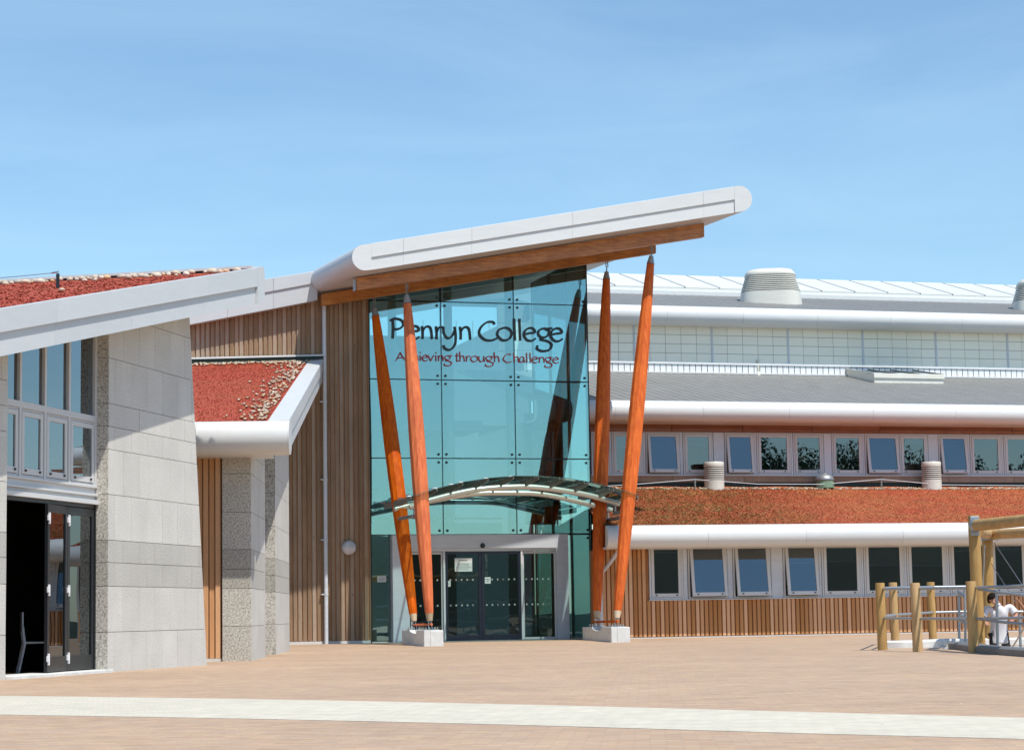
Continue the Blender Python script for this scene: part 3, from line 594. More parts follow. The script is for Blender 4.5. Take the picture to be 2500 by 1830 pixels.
# downpipe and round wall lamp
xd = FG.pix(795, 1300, YC-.1)[0]; zd = FG.pix(793, 745, YC-.1)[1]
dp = empty('downpipe', FG, (xd, YC-.1, .05), label='pale grey downpipe fixed to the timber wall', cat='downpipe')
O('pipe', MB().ring([(xd, YC-.1, .04), (xd, YC-.1, zd)], .055, 16), M['panelw'], FG, dp, smooth=40)
for yy in (1170, 1317, 1450, 980):
    z = FG.pix(795, yy, YC-.1)[1]; O('bracket', MB().box(xd-.13, xd-.05, YC-.12, YC-.001, z-.018, z+.018).ring([(xd, YC-.1, z-.03), (xd, YC-.1, z+.03)], .064, 16), M['panelw'], FG, dp, smooth=40)
xl, zl = FG.pix(851, 1336, YC)
lm = empty('wall_lamp', FG, (xl, YC, zl), label='round bulkhead lamp with half cover on the timber wall', cat='lamp')
class Face:
    """disc-like thing facing out of a facade: its own z axis points to the viewer"""
    def __init__(s, fr, x, y, z): s.M = fr.M @ Matrix.Translation((x, y, z)) @ Matrix.Rotation(R_(90), 4, 'X')
q = Face(FG, xl, YC-.002, zl)
O('casing', MB().lathe([(.19, -.03), (.205, .0), (.205, .06), (.19, .075)], seg=36), M['lamps'], q, lm, smooth=40)
O('diffuser', MB().lathe([(.185, .075), (.175, .10), (.13, .125), (.06, .138), (.005, .14)], seg=36), M['lampg'], q, lm, smooth=60)
hc = MB(); prof = [(.192, .076), (.185, .106), (.138, .133), (.064, .147), (.004, .150)]
for r, z in prof:
    for k in range(19): a = math.pi*k/18; hc.v.append((r*math.cos(a), r*math.sin(a)+.006, z))
hc.f = [(i*19+k, i*19+k+1, (i+1)*19+k+1, (i+1)*19+k) for i in range(4) for k in range(18)]
O('half_cover', hc, M['lamps'], q, lm, smooth=60)

# ================================================================== entrance pavilion
pv = empty('entrance_pavilion', FG, (3.2, 0, .05), label='glass fronted entrance pavilion under a big white sloping roof', cat='building')
YD, Y_B1, Y_B2, SK = -4.45, -3.3, -.78, -.085
a, b = FG.pix(885, 662, YD), FG.pix(1797, 518.5, YD); a2, b2 = FG.pix(885, 598, YD), FG.pix(1806, 453.5, YD)
dD = line(a, b); dT = line(a2, b2); dM = line(FG.pix(906, 628.5, YD), FG.pix(1791.7, 488, YD)); mD = dD(1)-dD(0); thD = math.atan(mD)
def dprof(xa, xb, capl, capr, lo=dD, hi=dT):
    p = [(xa, lo(xa))]; 
    if capr:
        c = ((xb), (lo(xb)+hi(xb))/2); r = (hi(xb)-lo(xb))/2*math.cos(thD)
        for k in range(13): t = thD-math.pi/2+math.pi*k/12; p.append((c[0]+r*math.cos(t), c[1]+r*math.sin(t)))
    else: p += [(xb, lo(xb)), (xb, hi(xb))]
    if capl:
        c = ((xa), (lo(xa)+hi(xa))/2); r = (hi(xa)-lo(xa))/2*math.cos(thD); p = p[1:]
        for k in range(13): t = thD+math.pi/2+math.pi*k/12; p.append((c[0]+r*math.cos(t), c[1]+r*math.sin(t)))
    else: p.append((xa, hi(xa)))
    return p
XA, XB_ = FG.pix(890, 630, YD)[0], FG.pix(1806, 487, YD)[0]
O('roof', MB().prism(dprof(XA, XB_, True, True), YD+.02, 11.5, (SK, 0)), M['fascia'], FG, pv, smooth=30, fix=True)
xg0, xg1 = FG.pix(906, 630, YD)[0], FG.pix(1793, 500, YD)[0]
O('fascia_end', MB().prism(dprof(XA, xg0, True, False), YD-.035, YD+.03), M['white'], FG, pv, smooth=30, fix=True)
O('fascia_end', MB().prism(dprof(xg1, XB_, False, True), YD-.035, YD+.03), M['white'], FG, pv, smooth=30, fix=True)
cuts = [xg0]+[FG.pix(p, 560, YD)[0] for p in (984, 1151, 1398, 1718)]+[xg1]
for p, q in zip(cuts[:-1], cuts[1:]):
    p, q = (p+.0018 if p > xg0+.01 else p), q-.0018
    O('fascia_panel', MB().prism([(p, dM(p)), (q, dM(q)), (q, dT(q)), (p, dT(p))], YD-.035, YD+.018), M['white'], FG, pv, bevel=.005)
    O('fascia_panel', MB().prism([(p, dD(p)), (q, dD(q)), (q, dM(q)-.003), (p, dM(p)-.003)], YD+.003, YD+.018), M['white'], FG, pv)
def beam(px0, t0, b0, px1, t1, b1, y, th):
    p = [FG.pix(px0, b0, y), FG.pix(px1, b1, y), FG.pix(px1+.0, t1, y), FG.pix(px0, t0, y)]
    bt = line(p[0], p[1]); xa, xb = p[0][0], p[1][0]
    return MB().prism([(xa, bt(xa)), (xb, bt(xb)), (xb, dD(xb)-.012), (xa, dD(xa)-.012)], y, y+th)
O('glulam_beam', beam(870, 678, 708, 1720, 548, 578, Y_B1, .22), M['glulam'], FG, pv, bevel=.01)
O('glulam_beam', beam(786, 716, 746, 1602, 588, 618, Y_B2, .2), M['glulam'], FG, pv, bevel=.01)
O('beam_end_plate', MB().box(FG.pix(868, 690, Y_B1)[0]-.02, FG.pix(868, 690, Y_B1)[0]+.0, Y_B1-.01, Y_B1+.23, FG.pix(868, 709, Y_B1)[1], FG.pix(868, 679, Y_B1)[1]), M['galv'], FG, pv)
# structural glazing
gx = [0.0, FG.pix(1080, 1100)[0], FG.pix(1259, 1100)[0], 6.52]; gzr = [.10, 3.055, 5.22, 7.46, 9.71]
pl, pr_ = FG.pix(957, 1400)[0], FG.pix(1389, 1400)[0]
bolt = MB().lathe([(.036, -.012), (.036, .012), (.028, .02)], seg=14).mesh('bolt', 40); bolt.materials.append(M['black'])
def pane(x0, x1, z0, z1a, z1b, corners):
    o = O('glass_pane', MB().prism([(x0+.014, z0+.014), (x1-.014, z0+.014), (x1-.014, z1b-.014), (x0+.014, z1a-.014)], -.006, .008), M['glass_t'], FG, pv)
    for cx, cz in corners:
        mm = FG.M @ Matrix.Translation((cx, -.018, cz)) @ Matrix.Rotation(R_(90), 4, 'X'); link('bolt', bolt, mm, o)
for i in range(3):
    x0, x1 = gx[i], gx[i+1]; L_ = x0+.115 if i else None; R2 = x1-.115
    for j in range(1, 5):
        z0 = gzr[j]; top = (j == 4); z1a, z1b = (dD(x0)-.02, dD(x1)-.02) if top else (gzr[j+1], gzr[j+1])
        cs = [(R2, z0+.115)]+([(L_, z0+.115)] if L_ else [])
        if not top: cs += [(R2, z1b-.115)]+([(L_, z1b-.115)] if L_ else [])
        pane(x0, x1, z0, z1a, z1b, cs)
pane(0, pl-.05, .10, 3.055, 3.055, []); pane(pr_+.05, 6.52, .10, 3.055, 3.055, [(6.40, 2.94)])
for i, x in enumerate(gx): O('glazing_joint', MB().box(x-.028, x+.028, .009, .06, (.06 if i in (0, 3) else 3.03), dD(x)-.01), M['seal'], FG, pv)
for z in gzr[1:]: O('glazing_joint', MB().box(.03, 6.49, .010, .055, z-.026, z+.026), M['seal'], FG, pv)
O('glazing_sill', MB().box(0, pl-.02, -.05, .1, 0, .09).box(pr_+.02, 6.55, -.05, .1, 0, .09), M['frame'], FG, pv)
for j in range(3):
    O('side_pane', MB().box(6.512, 6.526, .06+1.75*j, 1.79+1.75*j, .1, dD(6.52)-.02), M['glass_t'], FG, pv)
for j in range(4): O('glazing_joint', MB().box(6.47, 6.508, .03+1.75*j, .09+1.75*j, .06, dD(6.5)-.03), M['seal'], FG, pv)
# inside: floor, gallery, back wall, white posts
O('interior_floor', MB().box(.02, 6.5, .12, 5.3, -.2, .06), M['intf'], FG, pv)
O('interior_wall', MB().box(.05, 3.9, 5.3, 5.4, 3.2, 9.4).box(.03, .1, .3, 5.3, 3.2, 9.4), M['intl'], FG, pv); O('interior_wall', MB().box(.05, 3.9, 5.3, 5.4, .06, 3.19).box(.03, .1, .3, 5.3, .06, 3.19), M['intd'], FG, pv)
O('gallery', MB().box(.1, 4.6, 2.6, 5.3, 3.15, 3.5), M['intw'], FG, pv); O('gallery_rail', MB().box(.1, 4.6, 2.6, 2.64, 4.45, 4.52).box(.1, 4.6, 2.6, 2.63, 3.6, 3.66), M['intd'], FG, pv)
O('gallery', MB().box(.1, 4.2, 3.2, 5.3, 6.3, 6.6), M['intw'], FG, pv)
for x, y in ((1.2, 2.2), (2.9, 2.2), (4.8, 2.2)): O('interior_post', MB().ring([(x, y, .06), (x, y, dD(x)-.02)], .13, 18), M['intw'], FG, pv, smooth=40)
O('interior_desk', MB().box(.6, 3.2, 3.6, 4.2, .06, 1.1), M['intd'], FG, pv)
# projecting door portal with sliding doors
ptop = FG.pix(1170, 1304, -.3)[1]; pin0, pin1 = FG.pix(1000, 1420, -.3)[0], FG.pix(1360, 1420, -.3)[0]; pz = FG.pix(1170, 1338, -.3)[1]; po0, po1 = FG.pix(959, 1420, -.3)[0], FG.pix(1389, 1420, -.3)[0]
O('portal', MB().box(po0, pin0, -.30, .25, .04, ptop).box(pin1, po1, -.30, .25, .04, ptop).box(pin0, pin1, -.299, .25, pz, ptop-.001), M['panelw'], FG, pv, bevel=.008)
YS = -.20
O('door_track', MB().box(pin0+.01, pin1-.01, YS-.06, YS+.1, pz-.075, pz-.002), M['white'], FG, pv, bevel=.004)
O('door_threshold', MB().box(pin0, pin1, -.36, .25, .02, .068), M['steel'], FG, pv)
X = lambda p: FG.pix(p, 1450, YS)[0]
zh_ = pz-.08
for p in (1084.5, 1274): O('door_post', MB().box(X(p)-.028, X(p)+.028, YS-.05, YS+.06, .07, zh_), M['white'], FG, pv, bevel=.004)
def sdoor(p0, p1, m, yo, ws, wb, nm):
    x0, x1 = X(p0), X(p1); d = O(nm, frame_bars(x0, x1, .075, zh_-.005, ws, YS+yo, YS+yo+.05, wb, .07), M[m], FG, pv, bevel=.004)
    O('pane', MB().box(x0+ws, x1-ws, YS+yo+.02, YS+yo+.03, .075+wb, zh_-.075), M['glass_d'], FG, d)
    for zz in (1414, 1476):
        z = FG.pix(1170, zz, YS)[1]; x = x0+ws+.07
        while x < x1-ws-.04:
            mm = FG.M @ Matrix.Translation((x, YS+yo+.019, z)) @ Matrix.Rotation(R_(90), 4, 'X'); link('frosted_dot', DOT, mm, d); x += .165
    return d
DOT = MB().lathe([(.026, 0), (.026, .001)], seg=12).mesh('frosted_dot'); DOT.materials.append(M['dot'])
sdoor(1003, 1082, 'frame', .01, .05, .06, 'fixed_door'); sdoor(1276.5, 1358, 'frame', .01, .05, .06, 'fixed_door')
d1 = sdoor(1087, 1175, 'navy', -.03, .08, .15, 'sliding_door'); d2 = sdoor(1175.5, 1272, 'navy', -.03, .08, .15, 'sliding_door')
xs_, zs_ = FG.pix(1178, 1331, -.3)
sn = tag(O('door_sensor', MB().lathe([(.07, 0), (.072, .03), (.055, .06), (.02, .078)], seg=24), M['black'], Face(FG, xs_, -.298, zs_), smooth=50), 'black domed motion sensor on the lintel above the sliding doors', 'sensor')
# notices taped to the glass
def notice(px0, px1, py0, py1, y, label, rows, head=False):
    x0, z1 = FG.pix(px0, py0, y); x1, z0 = FG.pix(px1, py1, y)
    n = O('notice', MB().box(x0, x1, y-.002, y, z0, z1), M['paper'], FG); tag(n, label, 'notice', 'paper notices on the entrance glass')
    for k, (wd, hh) in enumerate(rows):
        zz = z1-(z1-z0)*(k+1.2)/(len(rows)+1.4); c = (x0+x1)/2; ww = (x1-x0)*wd/2; mb = MB(); x = c-ww
        while x < c+ww-.01:
            l = random.uniform(.018, .05); mb.box(x, min(x+l, c+ww), y-.0035, y-.002, zz-hh, zz+hh); x += l+.012
        O('printed_line', mb, M['ink'], FG, n)
yN = YS-.012
notice(1110, 1153, 1362, 1394, yN, 'large white notice on the left sliding door', [(.42, .014), (0.01, .0), (.6, .008), (.6, .008), (.86, .008), (.55, .006)])
notice(1183.5, 1198, 1408, 1423.5, yN-.03, 'small white square notice on the right sliding door beside the meeting edge', [(.8, .012), (.4, .010)])
notice(1089, 1100, 1417, 1431, yN, 'small greenish notice low at the left edge of the left sliding door', [(.7, .007), (.6, .007)])
notice(921, 942.5, 1405.5, 1420, -.009, 'small notice on the dark glass pane left of the portal', [(.7, .007), (.6, .007), (.6, .007)])

# ------------------------------------------------------------------ lettering on the glass, drawn as pen strokes
GL = {
 'P': [[(.20, 0), (.24, .8), (.22, 1.46)], [(0, 1.40), (.35, 1.56), (.8, 1.45), (.95, 1.12), (.7, .8), (.3, .72)]],
 'e': [[(.10, .50), (.55, .60), (.92, .66), (.82, .93), (.5, 1.0), (.15, .78), (.05, .42), (.28, .06), (.65, .0), (1.0, .2)]],
 'n': [[(.08, 1.02), (.14, .5), (.12, 0)], [(.14, .62), (.4, .95), (.72, .95), (.86, .66), (.92, 0)]],
 'r': [[(.12, 1.02), (.2, .5), (.16, 0)], [(.2, .55), (.5, .92), (.98, .95)]],
 'y': [[(.04, 1.0), (.08, .45), (.34, .10), (.66, .28), (.85, .72)], [(.84, 1.02), (.92, .3), (.84, -.42), (.5, -.80), (.14, -.72), (.02, -.45)]],
 'C': [[(.86, 1.22), (.78, 1.42), (.45, 1.38), (.12, .95), (.05, .45), (.32, .04), (.68, -.02), (1.0, .16)]],
 'o': [[(.52, 1.0), (.14, .80), (.05, .40), (.35, .02), (.76, .10), (.96, .52), (.80, .90), (.52, 1.0)]],
 'l': [[(.45, 1.72), (.5, .9), (.6, .0)]],
 'g': [[(.42, 1.0), (.12, .78), (.12, .44), (.38, .26), (.68, .44), (.74, .80), (.42, 1.0)], [(.62, .96), (.80, .98), (.98, 1.04)], [(.3, .28), (.24, .1), (.62, .0), (.9, -.25), (.78, -.66), (.34, -.80), (.0, -.62), (.06, -.36)]],
 'A': [[(0, -.10), (.25, .6), (.48, 1.45)], [(.48, 1.45), (.72, .6), (1.0, .05)], [(.12, .42), (.86, .54)]],
 'c': [[(.92, .82), (.6, 1.0), (.16, .76), (.08, .36), (.4, .0), (1.0, .14)]],
 'h': [[(.06, 1.72), (.13, .8), (.12, 0)], [(.14, .62), (.4, .95), (.72, .95), (.86, .66), (.94, 0)]],
 'i': [[(.4, 1.0), (.5, .5), (.55, 0)], [(.4, 1.32), (.8, 1.55)]],
 'v': [[(0, 1.02), (.25, .5), (.48, 0)], [(.48, 0), (.72, .55), (1.0, 1.08)]],
 't': [[(.5, 1.5), (.44, .6), (.5, .08), (1.0, .1)], [(.0, 1.0), (.5, 1.0), (1.0, 1.06)]],
 'u': [[(.08, 1.0), (.1, .34), (.36, .02), (.7, .2), (.86, .6)], [(.86, 1.02), (.88, .5), (.96, 0)]],
 'a': [[(.8, .93), (.45, .98), (.12, .62), (.12, .2), (.4, .02), (.7, .25), (.84, .6)], [(.82, 1.0), (.86, .5), (1.0, 0)]],
 'E': [[(.1, 0), (.1, 1.4)], [(.1, 1.4), (.9, 1.4)], [(.1, .7), (.75, .7)], [(.1, 0), (.9, 0)]], 'X': [[(.05, 1.4), (.95, 0)], [(.95, 1.4), (.05, 0)]],
 'I': [[(.5, 1.4), (.5, 0)]], 'T': [[(.0, 1.4), (1, 1.4)], [(.5, 1.4), (.5, 0)]], 'O': [[(.5, 1.4), (.1, 1.1), (.05, .6), (.3, .03), (.7, .03), (.95, .6), (.9, 1.1), (.5, 1.4)]],
}
def stroke(mb, pts, w, y0, y1, rough=.0, nib=R_(35)):
    P = smoothline([(a, b, 0) for a, b in pts], 7); n = len(P); L_, R2 = [], []
    for i, p in enumerate(P):
        t = (P[min(i+1, n-1)]-P[max(i-1, 0)]).normalized(); nn = Vector((-t.y, t.x, 0)); an = math.atan2(t.y, t.x)
        ww = w*(.72+.42*abs(math.sin(an-nib)))*(1+random.uniform(-rough, rough)); ww *= .8 if i in (0, n-1) else 1
        L_.append(p+nn*ww/2); R2.append(p-nn*ww/2)
    vs = [(q.x, y, q.y) for y in (y0, y1) for side_ in (L_, R2) for q in side_]; f = []
    for i in range(n-1):
        f += [(n+i, n+i+1, i+1, i), (2*n+i, 2*n+i+1, 3*n+i+1, 3*n+i), (i, i+1, 2*n+i+1, 2*n+i), (3*n+i, 3*n+i+1, n+i+1, n+i)]
    f += [(0, 2*n, 3*n, n), (n-1, 2*n-1, 4*n-1, 3*n-1)]; mb.add(vs, f)
def lettering(name, label, items, base_l, base_r, xh_px, w, m, y=-.03, zoom=.2784, ox=880, oy=640, rough=.06):
    """items: (char, x0, x1) in pixels of an enlarged view; base_l/r: baseline ends in the same pixels"""
    r = empty(name, FG, (FG.pix(ox+items[0][1]*zoom, oy+base_l[1]*zoom, y)[0], y, FG.pix(ox+items[0][1]*zoom, oy+base_l[1]*zoom, y)[1]), label=label, cat='sign')
    bl = line(base_l, base_r)
    for chn, a, b in items:
        x0, z0 = FG.pix(ox+a*zoom, oy+bl(a)*zoom, y); x1, _ = FG.pix(ox+b*zoom, oy+bl(a)*zoom, y); z1 = FG.pix(ox+a*zoom, oy+(bl(a)-xh_px)*zoom, y)[1]; s = z1-z0
        mb = MB()
        for st in GL[chn]: stroke(mb, [(x0+(x1-x0)*u, z0+s*v) for u, v in st], w, y, y+.016, rough)
        O('letter', mb, m, FG, r, fix=True)
    return r
name_items = [('P', 258, 385), ('e', 425, 520), ('n', 532, 636), ('r', 655, 728), ('y', 724, 846), ('n', 866, 972), ('C', 1036, 1200), ('o', 1196, 1334), ('l', 1338, 1368), ('l', 1384, 1414), ('e', 1430, 1540), ('g', 1548, 1690), ('e', 1664, 1776)]
lettering('name_sign', 'large black calligraphic name lettering across the glass front', name_items, (258, 668), (1776, 692), 112, .075, M['black'])
motto = [('A', 308, 398), ('c', 400, 452), ('h', 462, 508), ('i', 518, 534), ('e', 541, 592), ('v', 592, 646), ('i', 654, 672), ('n', 680, 730), ('g', 735, 806), ('t', 830, 866), ('h', 868, 916), ('r', 924, 966), ('o', 966, 1032), ('u', 1036, 1092), ('g', 1096, 1172), ('h', 1172, 1220), ('C', 1252, 1328), ('h', 1344, 1392), ('a', 1392, 1442), ('l', 1452, 1468), ('l', 1482, 1498), ('e', 1502, 1556), ('n', 1564, 1616), ('g', 1618, 1688), ('e', 1686, 1740)]
lettering('motto_sign', 'smaller red motto lettering under the big black name', motto, (308, 860), (1740, 884), 50, .034, M['red'])
ex = empty('door_lettering', FG, (X(1183), YS-.035, 1.7), label='faint vertical EXIT lettering down the edge of the right sliding door', cat='lettering')
for k, (chn, py) in enumerate((('E', 1352), ('X', 1362.5), ('I', 1371.5), ('T', 1380.5), ('O', 1395))):
    y = YS-.034; x0, z1 = FG.pix(1184, py, y); x1, z0 = FG.pix(1191, py+8, y); mb = MB()
    for st in GL[chn]: stroke(mb, [(x0+(x1-x0)*u, z0+(z1-z0)*v/1.4) for u, v in st], .010, y, y+.002)
    O('letter', mb, M['faint'], FG, ex, fix=True)

# ------------------------------------------------------------------ column plinths and spindle columns
YP0, YP1 = -5.0, -2.6
def plinth(p0, p1, label):
    xa, xb = FG.pix(p0, 1560, YP0)[0], FG.pix(p1, 1560, YP0)[0]; zt_ = FG.pix(p1, 1537 if p0 < 1300 else 1529, YP0)[1]
    r = empty('column_plinth', FG, ((xa+xb)/2, YP0, 0), label=label, cat='plinth', group='concrete plinths of the entrance columns')
    L_ = YP1-YP0; c0 = YP0+L_*.30; c1 = YP0+L_*.66
    prof = [(YP0, -.05), (YP1, -.05), (YP1, zt_), (c1, zt_)]
    for k in range(9): t = math.pi*k/8; prof.append(((c0+c1)/2+(c1-c0)/2*math.cos(t), zt_-.10*math.sin(t)))
    prof += [(c0, zt_), (YP0, zt_)]
    O('notched_cheek', MB().prismx(prof, xa, xa+.16), M['concrete'], FG, r, fix=True, bevel=.008)
    O('block', MB().box(xa+.16, xb, YP0, YP1, -.05, zt_-.001), M['concrete'], FG, r, bevel=.02)
    return (xa+xb)/2+.02, zt_, r
def column(cx, zb, yb, topx, topy, yt, label, plx):
    tp = Vector(FG.P(topx, topy, yt)); wb_ = Vector((cx, yb, zb)); ax = (tp-wb_); Lh = ax.length; d = ax/Lh
    r = empty('timber_column', FG, tuple(wb_), label=label, cat='column', group='orange spindle columns of the entrance')
    pt = lambda s: wb_+d*s
    s0, s1, s2, s3 = .24, .43, Lh-.24, Lh
    prof = [(s1, .105), (s1+.02, .112)]
    for k in range(1, 20):
        t = k/20; prof.append((s1+(s2-s1)*t, .108+.112*math.sin(math.pi*t)**.8))
    prof += [(s2-.01, .108)]
    O('shaft', MB().ring([pt(a) for a, _ in prof], [b for _, b in prof], 10), M['oregon'], FG, r, smooth=28)
    O('turned_end', MB().ring([pt(s0), pt(s1-.001)], [.075, .104], 14), M['endgrain'], FG, r, smooth=28)
    O('steel_cone', MB().ring([pt(s2+.001), pt(s3-.06), pt(s3)], [.112, .072, .06], 18), M['galv'], FG, r, smooth=28)
    O('top_fork', MB().ring([pt(s3-.01), pt(s3+.17)], .018, 8).ring([pt(s3+.1)+Vector((.04, 0, .06)), pt(s3+.1)+Vector((.03, 0, .24))], .016, 8).ring([pt(s3+.1)+Vector((-.02, 0, .06)), pt(s3+.1)+Vector((-.02, 0, .24))], .016, 8), M['lead'], FG, r, smooth=40)
    for sx in (-.032, .032): O('foot_rod', MB().ring([wb_+Vector((sx*1.5, 0, .02)), pt(s0+.02)+Vector((sx, 0, 0))], .013, 8), M['steel'], FG, r, smooth=40)
    O('foot_plate', MB().box(cx-.2, cx+.2, yb-.16, yb+.16, zb+.001, zb+.02), M['galv'], FG, r)
    for a_, b_ in ((-.15, -.11), (-.05, -.11), (.08, -.11), (.16, -.11), (-.15, .11), (.16, .11)): O('anchor_bolt', MB().ring([(cx+a_, yb+b_, zb+.02), (cx+a_, yb+b_, zb+.075)], .017, 8), M['steel'], FG, r)
    return r
for p0, p1, fr_, rr_, side_ in ((1035.5, 1083, (993, 720), (914.5, 753), 'left'), (1493, 1539, (1590, 625), (1481, 664), 'right')):
    cx, zb, pr2 = plinth(p0, p1, 'white concrete block under the %s pair of orange columns' % side_)
    column(cx, zb, YP0+.42, *fr_, Y_B1+.1, 'orange timber spindle column, front one of the %s pair' % side_, pr2)
    column(cx-.02, zb, YP1-.42, *rr_, Y_B2+.1, 'orange timber spindle column, rear one of the %s pair' % side_, pr2)
    tag(O('tie_bar', MB().ring([(cx-.02, YP0+.2, zb+.15), (cx-.03, YP1-.2, zb+.13)], .03, 10), M['oregon'], FG, smooth=40), 'short orange tie bar between the feet of the %s columns' % side_, 'tie bar', 'tie bars at the column feet')

# ------------------------------------------------------------------ arched glass canopy over the doors
cn = empty('glass_canopy', FG, (3.2, -2.6, 3.6), label='arched canopy of glass strips on silver tubes above the doors', cat='canopy')
YT1, YT2 = -3.0, -2.3
def arch(pts, y, n=10): return smoothline([FG.P(p, q, y) for p, q in pts], n)
t1 = arch([(1000, 1238), (1045, 1222), (1150, 1197), (1250, 1188), (1330, 1191), (1430, 1207), (1512, 1229)], YT1)
t2 = arch([(962, 1243), (1040, 1225), (1150, 1206), (1250, 1203), (1330, 1207), (1420, 1226), (1494, 1245)], YT2)
O('arch_tube', MB().ring(t1, .078, 14), M['satin'], FG, cn, smooth=40); O('arch_tube', MB().ring(t2, .072, 14), M['satin'], FG, cn, smooth=40)
xl_, xr_ = t1[0].x-.25, t1[-1].x+.12; xm = (xl_+xr_)/2
zmid = max(p.z for p in t1); zend = (t1[0].z+t1[-1].z)/2
def zcan(x): u = (x-xm)/((xr_-xl_)/2); return zmid+.20-(zmid-zend+.03)*u*u
NP = 9; step = (xr_-xl_)/NP; YG0, YG1 = -4.35, -1.3
for k in range(NP):
    a, b = xl_+step*k+.012, xl_+step*(k+1)-.012; za, zb = zcan(a), zcan(b)
    mb = MB(); hexa(mb, [(a, YG0, za), (b, YG0, zb), (b, YG0, zb+.018), (a, YG0, za+.018)], [(a, YG1, za), (b, YG1, zb), (b, YG1, zb+.018), (a, YG1, za+.018)])
    O('glass_strip', mb, M['glass_c'], FG, cn)
for k in range(NP+1):
    x = xl_+step*k; z = zcan(x)
    mb = MB().add([(x-.012, YG0+.15, z-.06), (x-.012, YG0+.15, z-.012), (x-.012, YG1+.15, z-.012), (x-.012, YG1+.15, z-.17), (x-.012, YT1-.2, z-.17),
                   (x+.012, YG0+.15, z-.06), (x+.012, YG0+.15, z-.012), (x+.012, YG1+.15, z-.012), (x+.012, YG1+.15, z-.17), (x+.012, YT1-.2, z-.17)],
                  [(0, 1, 2, 3, 4), (9, 8, 7, 6, 5), (0, 5, 6, 1), (1, 6, 7, 2), (2, 7, 8, 3), (3, 8, 9, 4), (4, 9, 5, 0)])
    O('blade', mb, M['lead'], FG, cn)
    for y in (YG0+.35, YT1, YG1+.4):
        mb = MB().ring([(x-.07, y, z+.03), (x+.07, y, z+.03)], .011, 8).ring([(x-.055, y, z-.02), (x-.055, y, z+.05)], .012, 8).ring([(x+.055, y, z-.02), (x+.055, y, z+.05)], .012, 8).ring([(x, y, z-.04), (x, y, z+.03)], .014, 8)
        O('clamp', mb, M['steel'], FG, cn, smooth=40)
for tube_ in (t1, t2):
    for q, s in ((tube_[0], 1), (tube_[-1], -1)):
        O('bracket', MB().ring([(q.x+.12*s, q.y, q.z-.03), (q.x+.12*s, q.y, q.z-.26)], .028, 10).ring([(q.x+.12*s, q.y+.1, q.z-.26), (q.x+.12*s, YP0+1.0, q.z-.26)], .05, 12), M['galv'], FG, cn, smooth=40)

# ================================================================== classroom block on the right
cb_ = empty('classroom_block', FR_, (2, 0, .05), label='long two storey classroom block with timber cladding and bullnose eaves on the right', cat='building')
# --- ground floor
YW = .02
zsill = FR_.pix(1700, 1462, 0)[1]; zsill = (FR_.pix(1590, 1463)[1]+FR_.pix(2140, 1455)[1])/2
xg_l = FR_.pix(1450, 1500)[0]; xg_r = FR_.pix(2620, 1500)[0]; xw0 = FR_.pix(1585, 1400)[0]
zcR = (FR_.pix(1650, 1281, -.95)[1]+FR_.pix(1650, 1337, -.95)[1])/2; rR = (FR_.pix(1650, 1280.5, -.95)[1]-FR_.pix(1650, 1337, -.95)[1])/2
zwt = zcR-rR+.14
me_s = MB().box(0, .088, 0, .04, .10, zsill-.03).mesh('board'); me_s.materials.append(M['cedar_r']); me_t = MB().box(0, .088, 0, .04, .10, zcR-rR+.02).mesh('board'); me_t.materials.append(M['cedar_r'])
me_n = MB().box(0, .03, 0, .015, .10, zsill-.03).mesh('board'); me_n.materials.append(M['cedar_b'])
x = xg_l; pit = .128; k = 0
while x < xg_r:
    I('board', me_t if x+.09 < xw0-.03 else me_s, FR_, cb_, (x, -.03+random.uniform(-.004, .004), random.uniform(-.004, .004)), random.uniform(-.004, .004)); x += pit
O('wall_backing', MB().box(xg_l-.02, xg_r, .012, .30, -.1, zsill-.03).box(xg_l-.02, xw0-.02, .012, .30, zsill-.03, zcR-rR-.02), M['cedar_b'], FR_, cb_)
O('wall_base', MB().box(xg_l, xg_r, -.045, .01, -.05, .085), M['frame'], FR_, cb_)
O('sill', MB().box(xw0-.03, xg_r, -.07, .12, zsill-.028, zsill), M['frame'], FR_, cb_, bevel=.004)
def wrow(fr, units, z0, z1, y, py, infill):
    """units: (px0, px1, tilt, blind) windows; infill: (px0, px1) pale panels"""
    for p0, p1, tl, bl in units:
        x0, x1 = fr.pix(p0, py, y)[0], fr.pix(p1, py, y)[0]; window(fr, cb_, x0, x1, z0, z1, y, tl, bl)
    for p0, p1 in infill:
        x0, x1 = fr.pix(p0, py, y)[0], fr.pix(p1, py, y)[0]; O('infill_panel', MB().box(x0+.008, x1-.008, y+.005, y+.1, z0, z1), M['panelw'], fr, cb_, bevel=.005)
U = [(1585, 1668, 0, .1), (1680, 1776, 8.5, .03), (1790, 1882, 8.5, .03), (1913, 2000, 8, .32), (2007, 2104, 0, .3), (2110, 2209, 0, .38), (2215, 2313, 0, .4), (2319, 2412, 0, .14), (2420, 2508, 0, .12), (2516, 2600, 0, .3)]
wrow(FR_, U, zsill+.002, zwt, -.015, 1400, [(1668, 1679), (1776, 1789.5), (1882.5, 1912.5), (2000, 2006.5), (2104, 2109.5), (2209, 2214.5), (2313, 2318.5), (2412, 2419.5), (2508, 2515.5)])
O('window_head', MB().box(xw0-.02, xg_r, -.02, .3, zwt+.002, zwt+.35), M['frame'], FR_, cb_)
bullnose(FR_, cb_, FR_.pix(1478, 1310, -.95)[0], FR_.pix(2620, 1310, -.95)[0], -.95, zcR, rR, .02, 2.85, 'gutter_panel', 'white', 0)
rw = empty('rainwater_pipe', FR_, (FR_.pix(1468, 1550, -.1)[0], -.1, .05), label='pale rainwater pipe slanting from the low gutter behind the right columns', cat='downpipe')
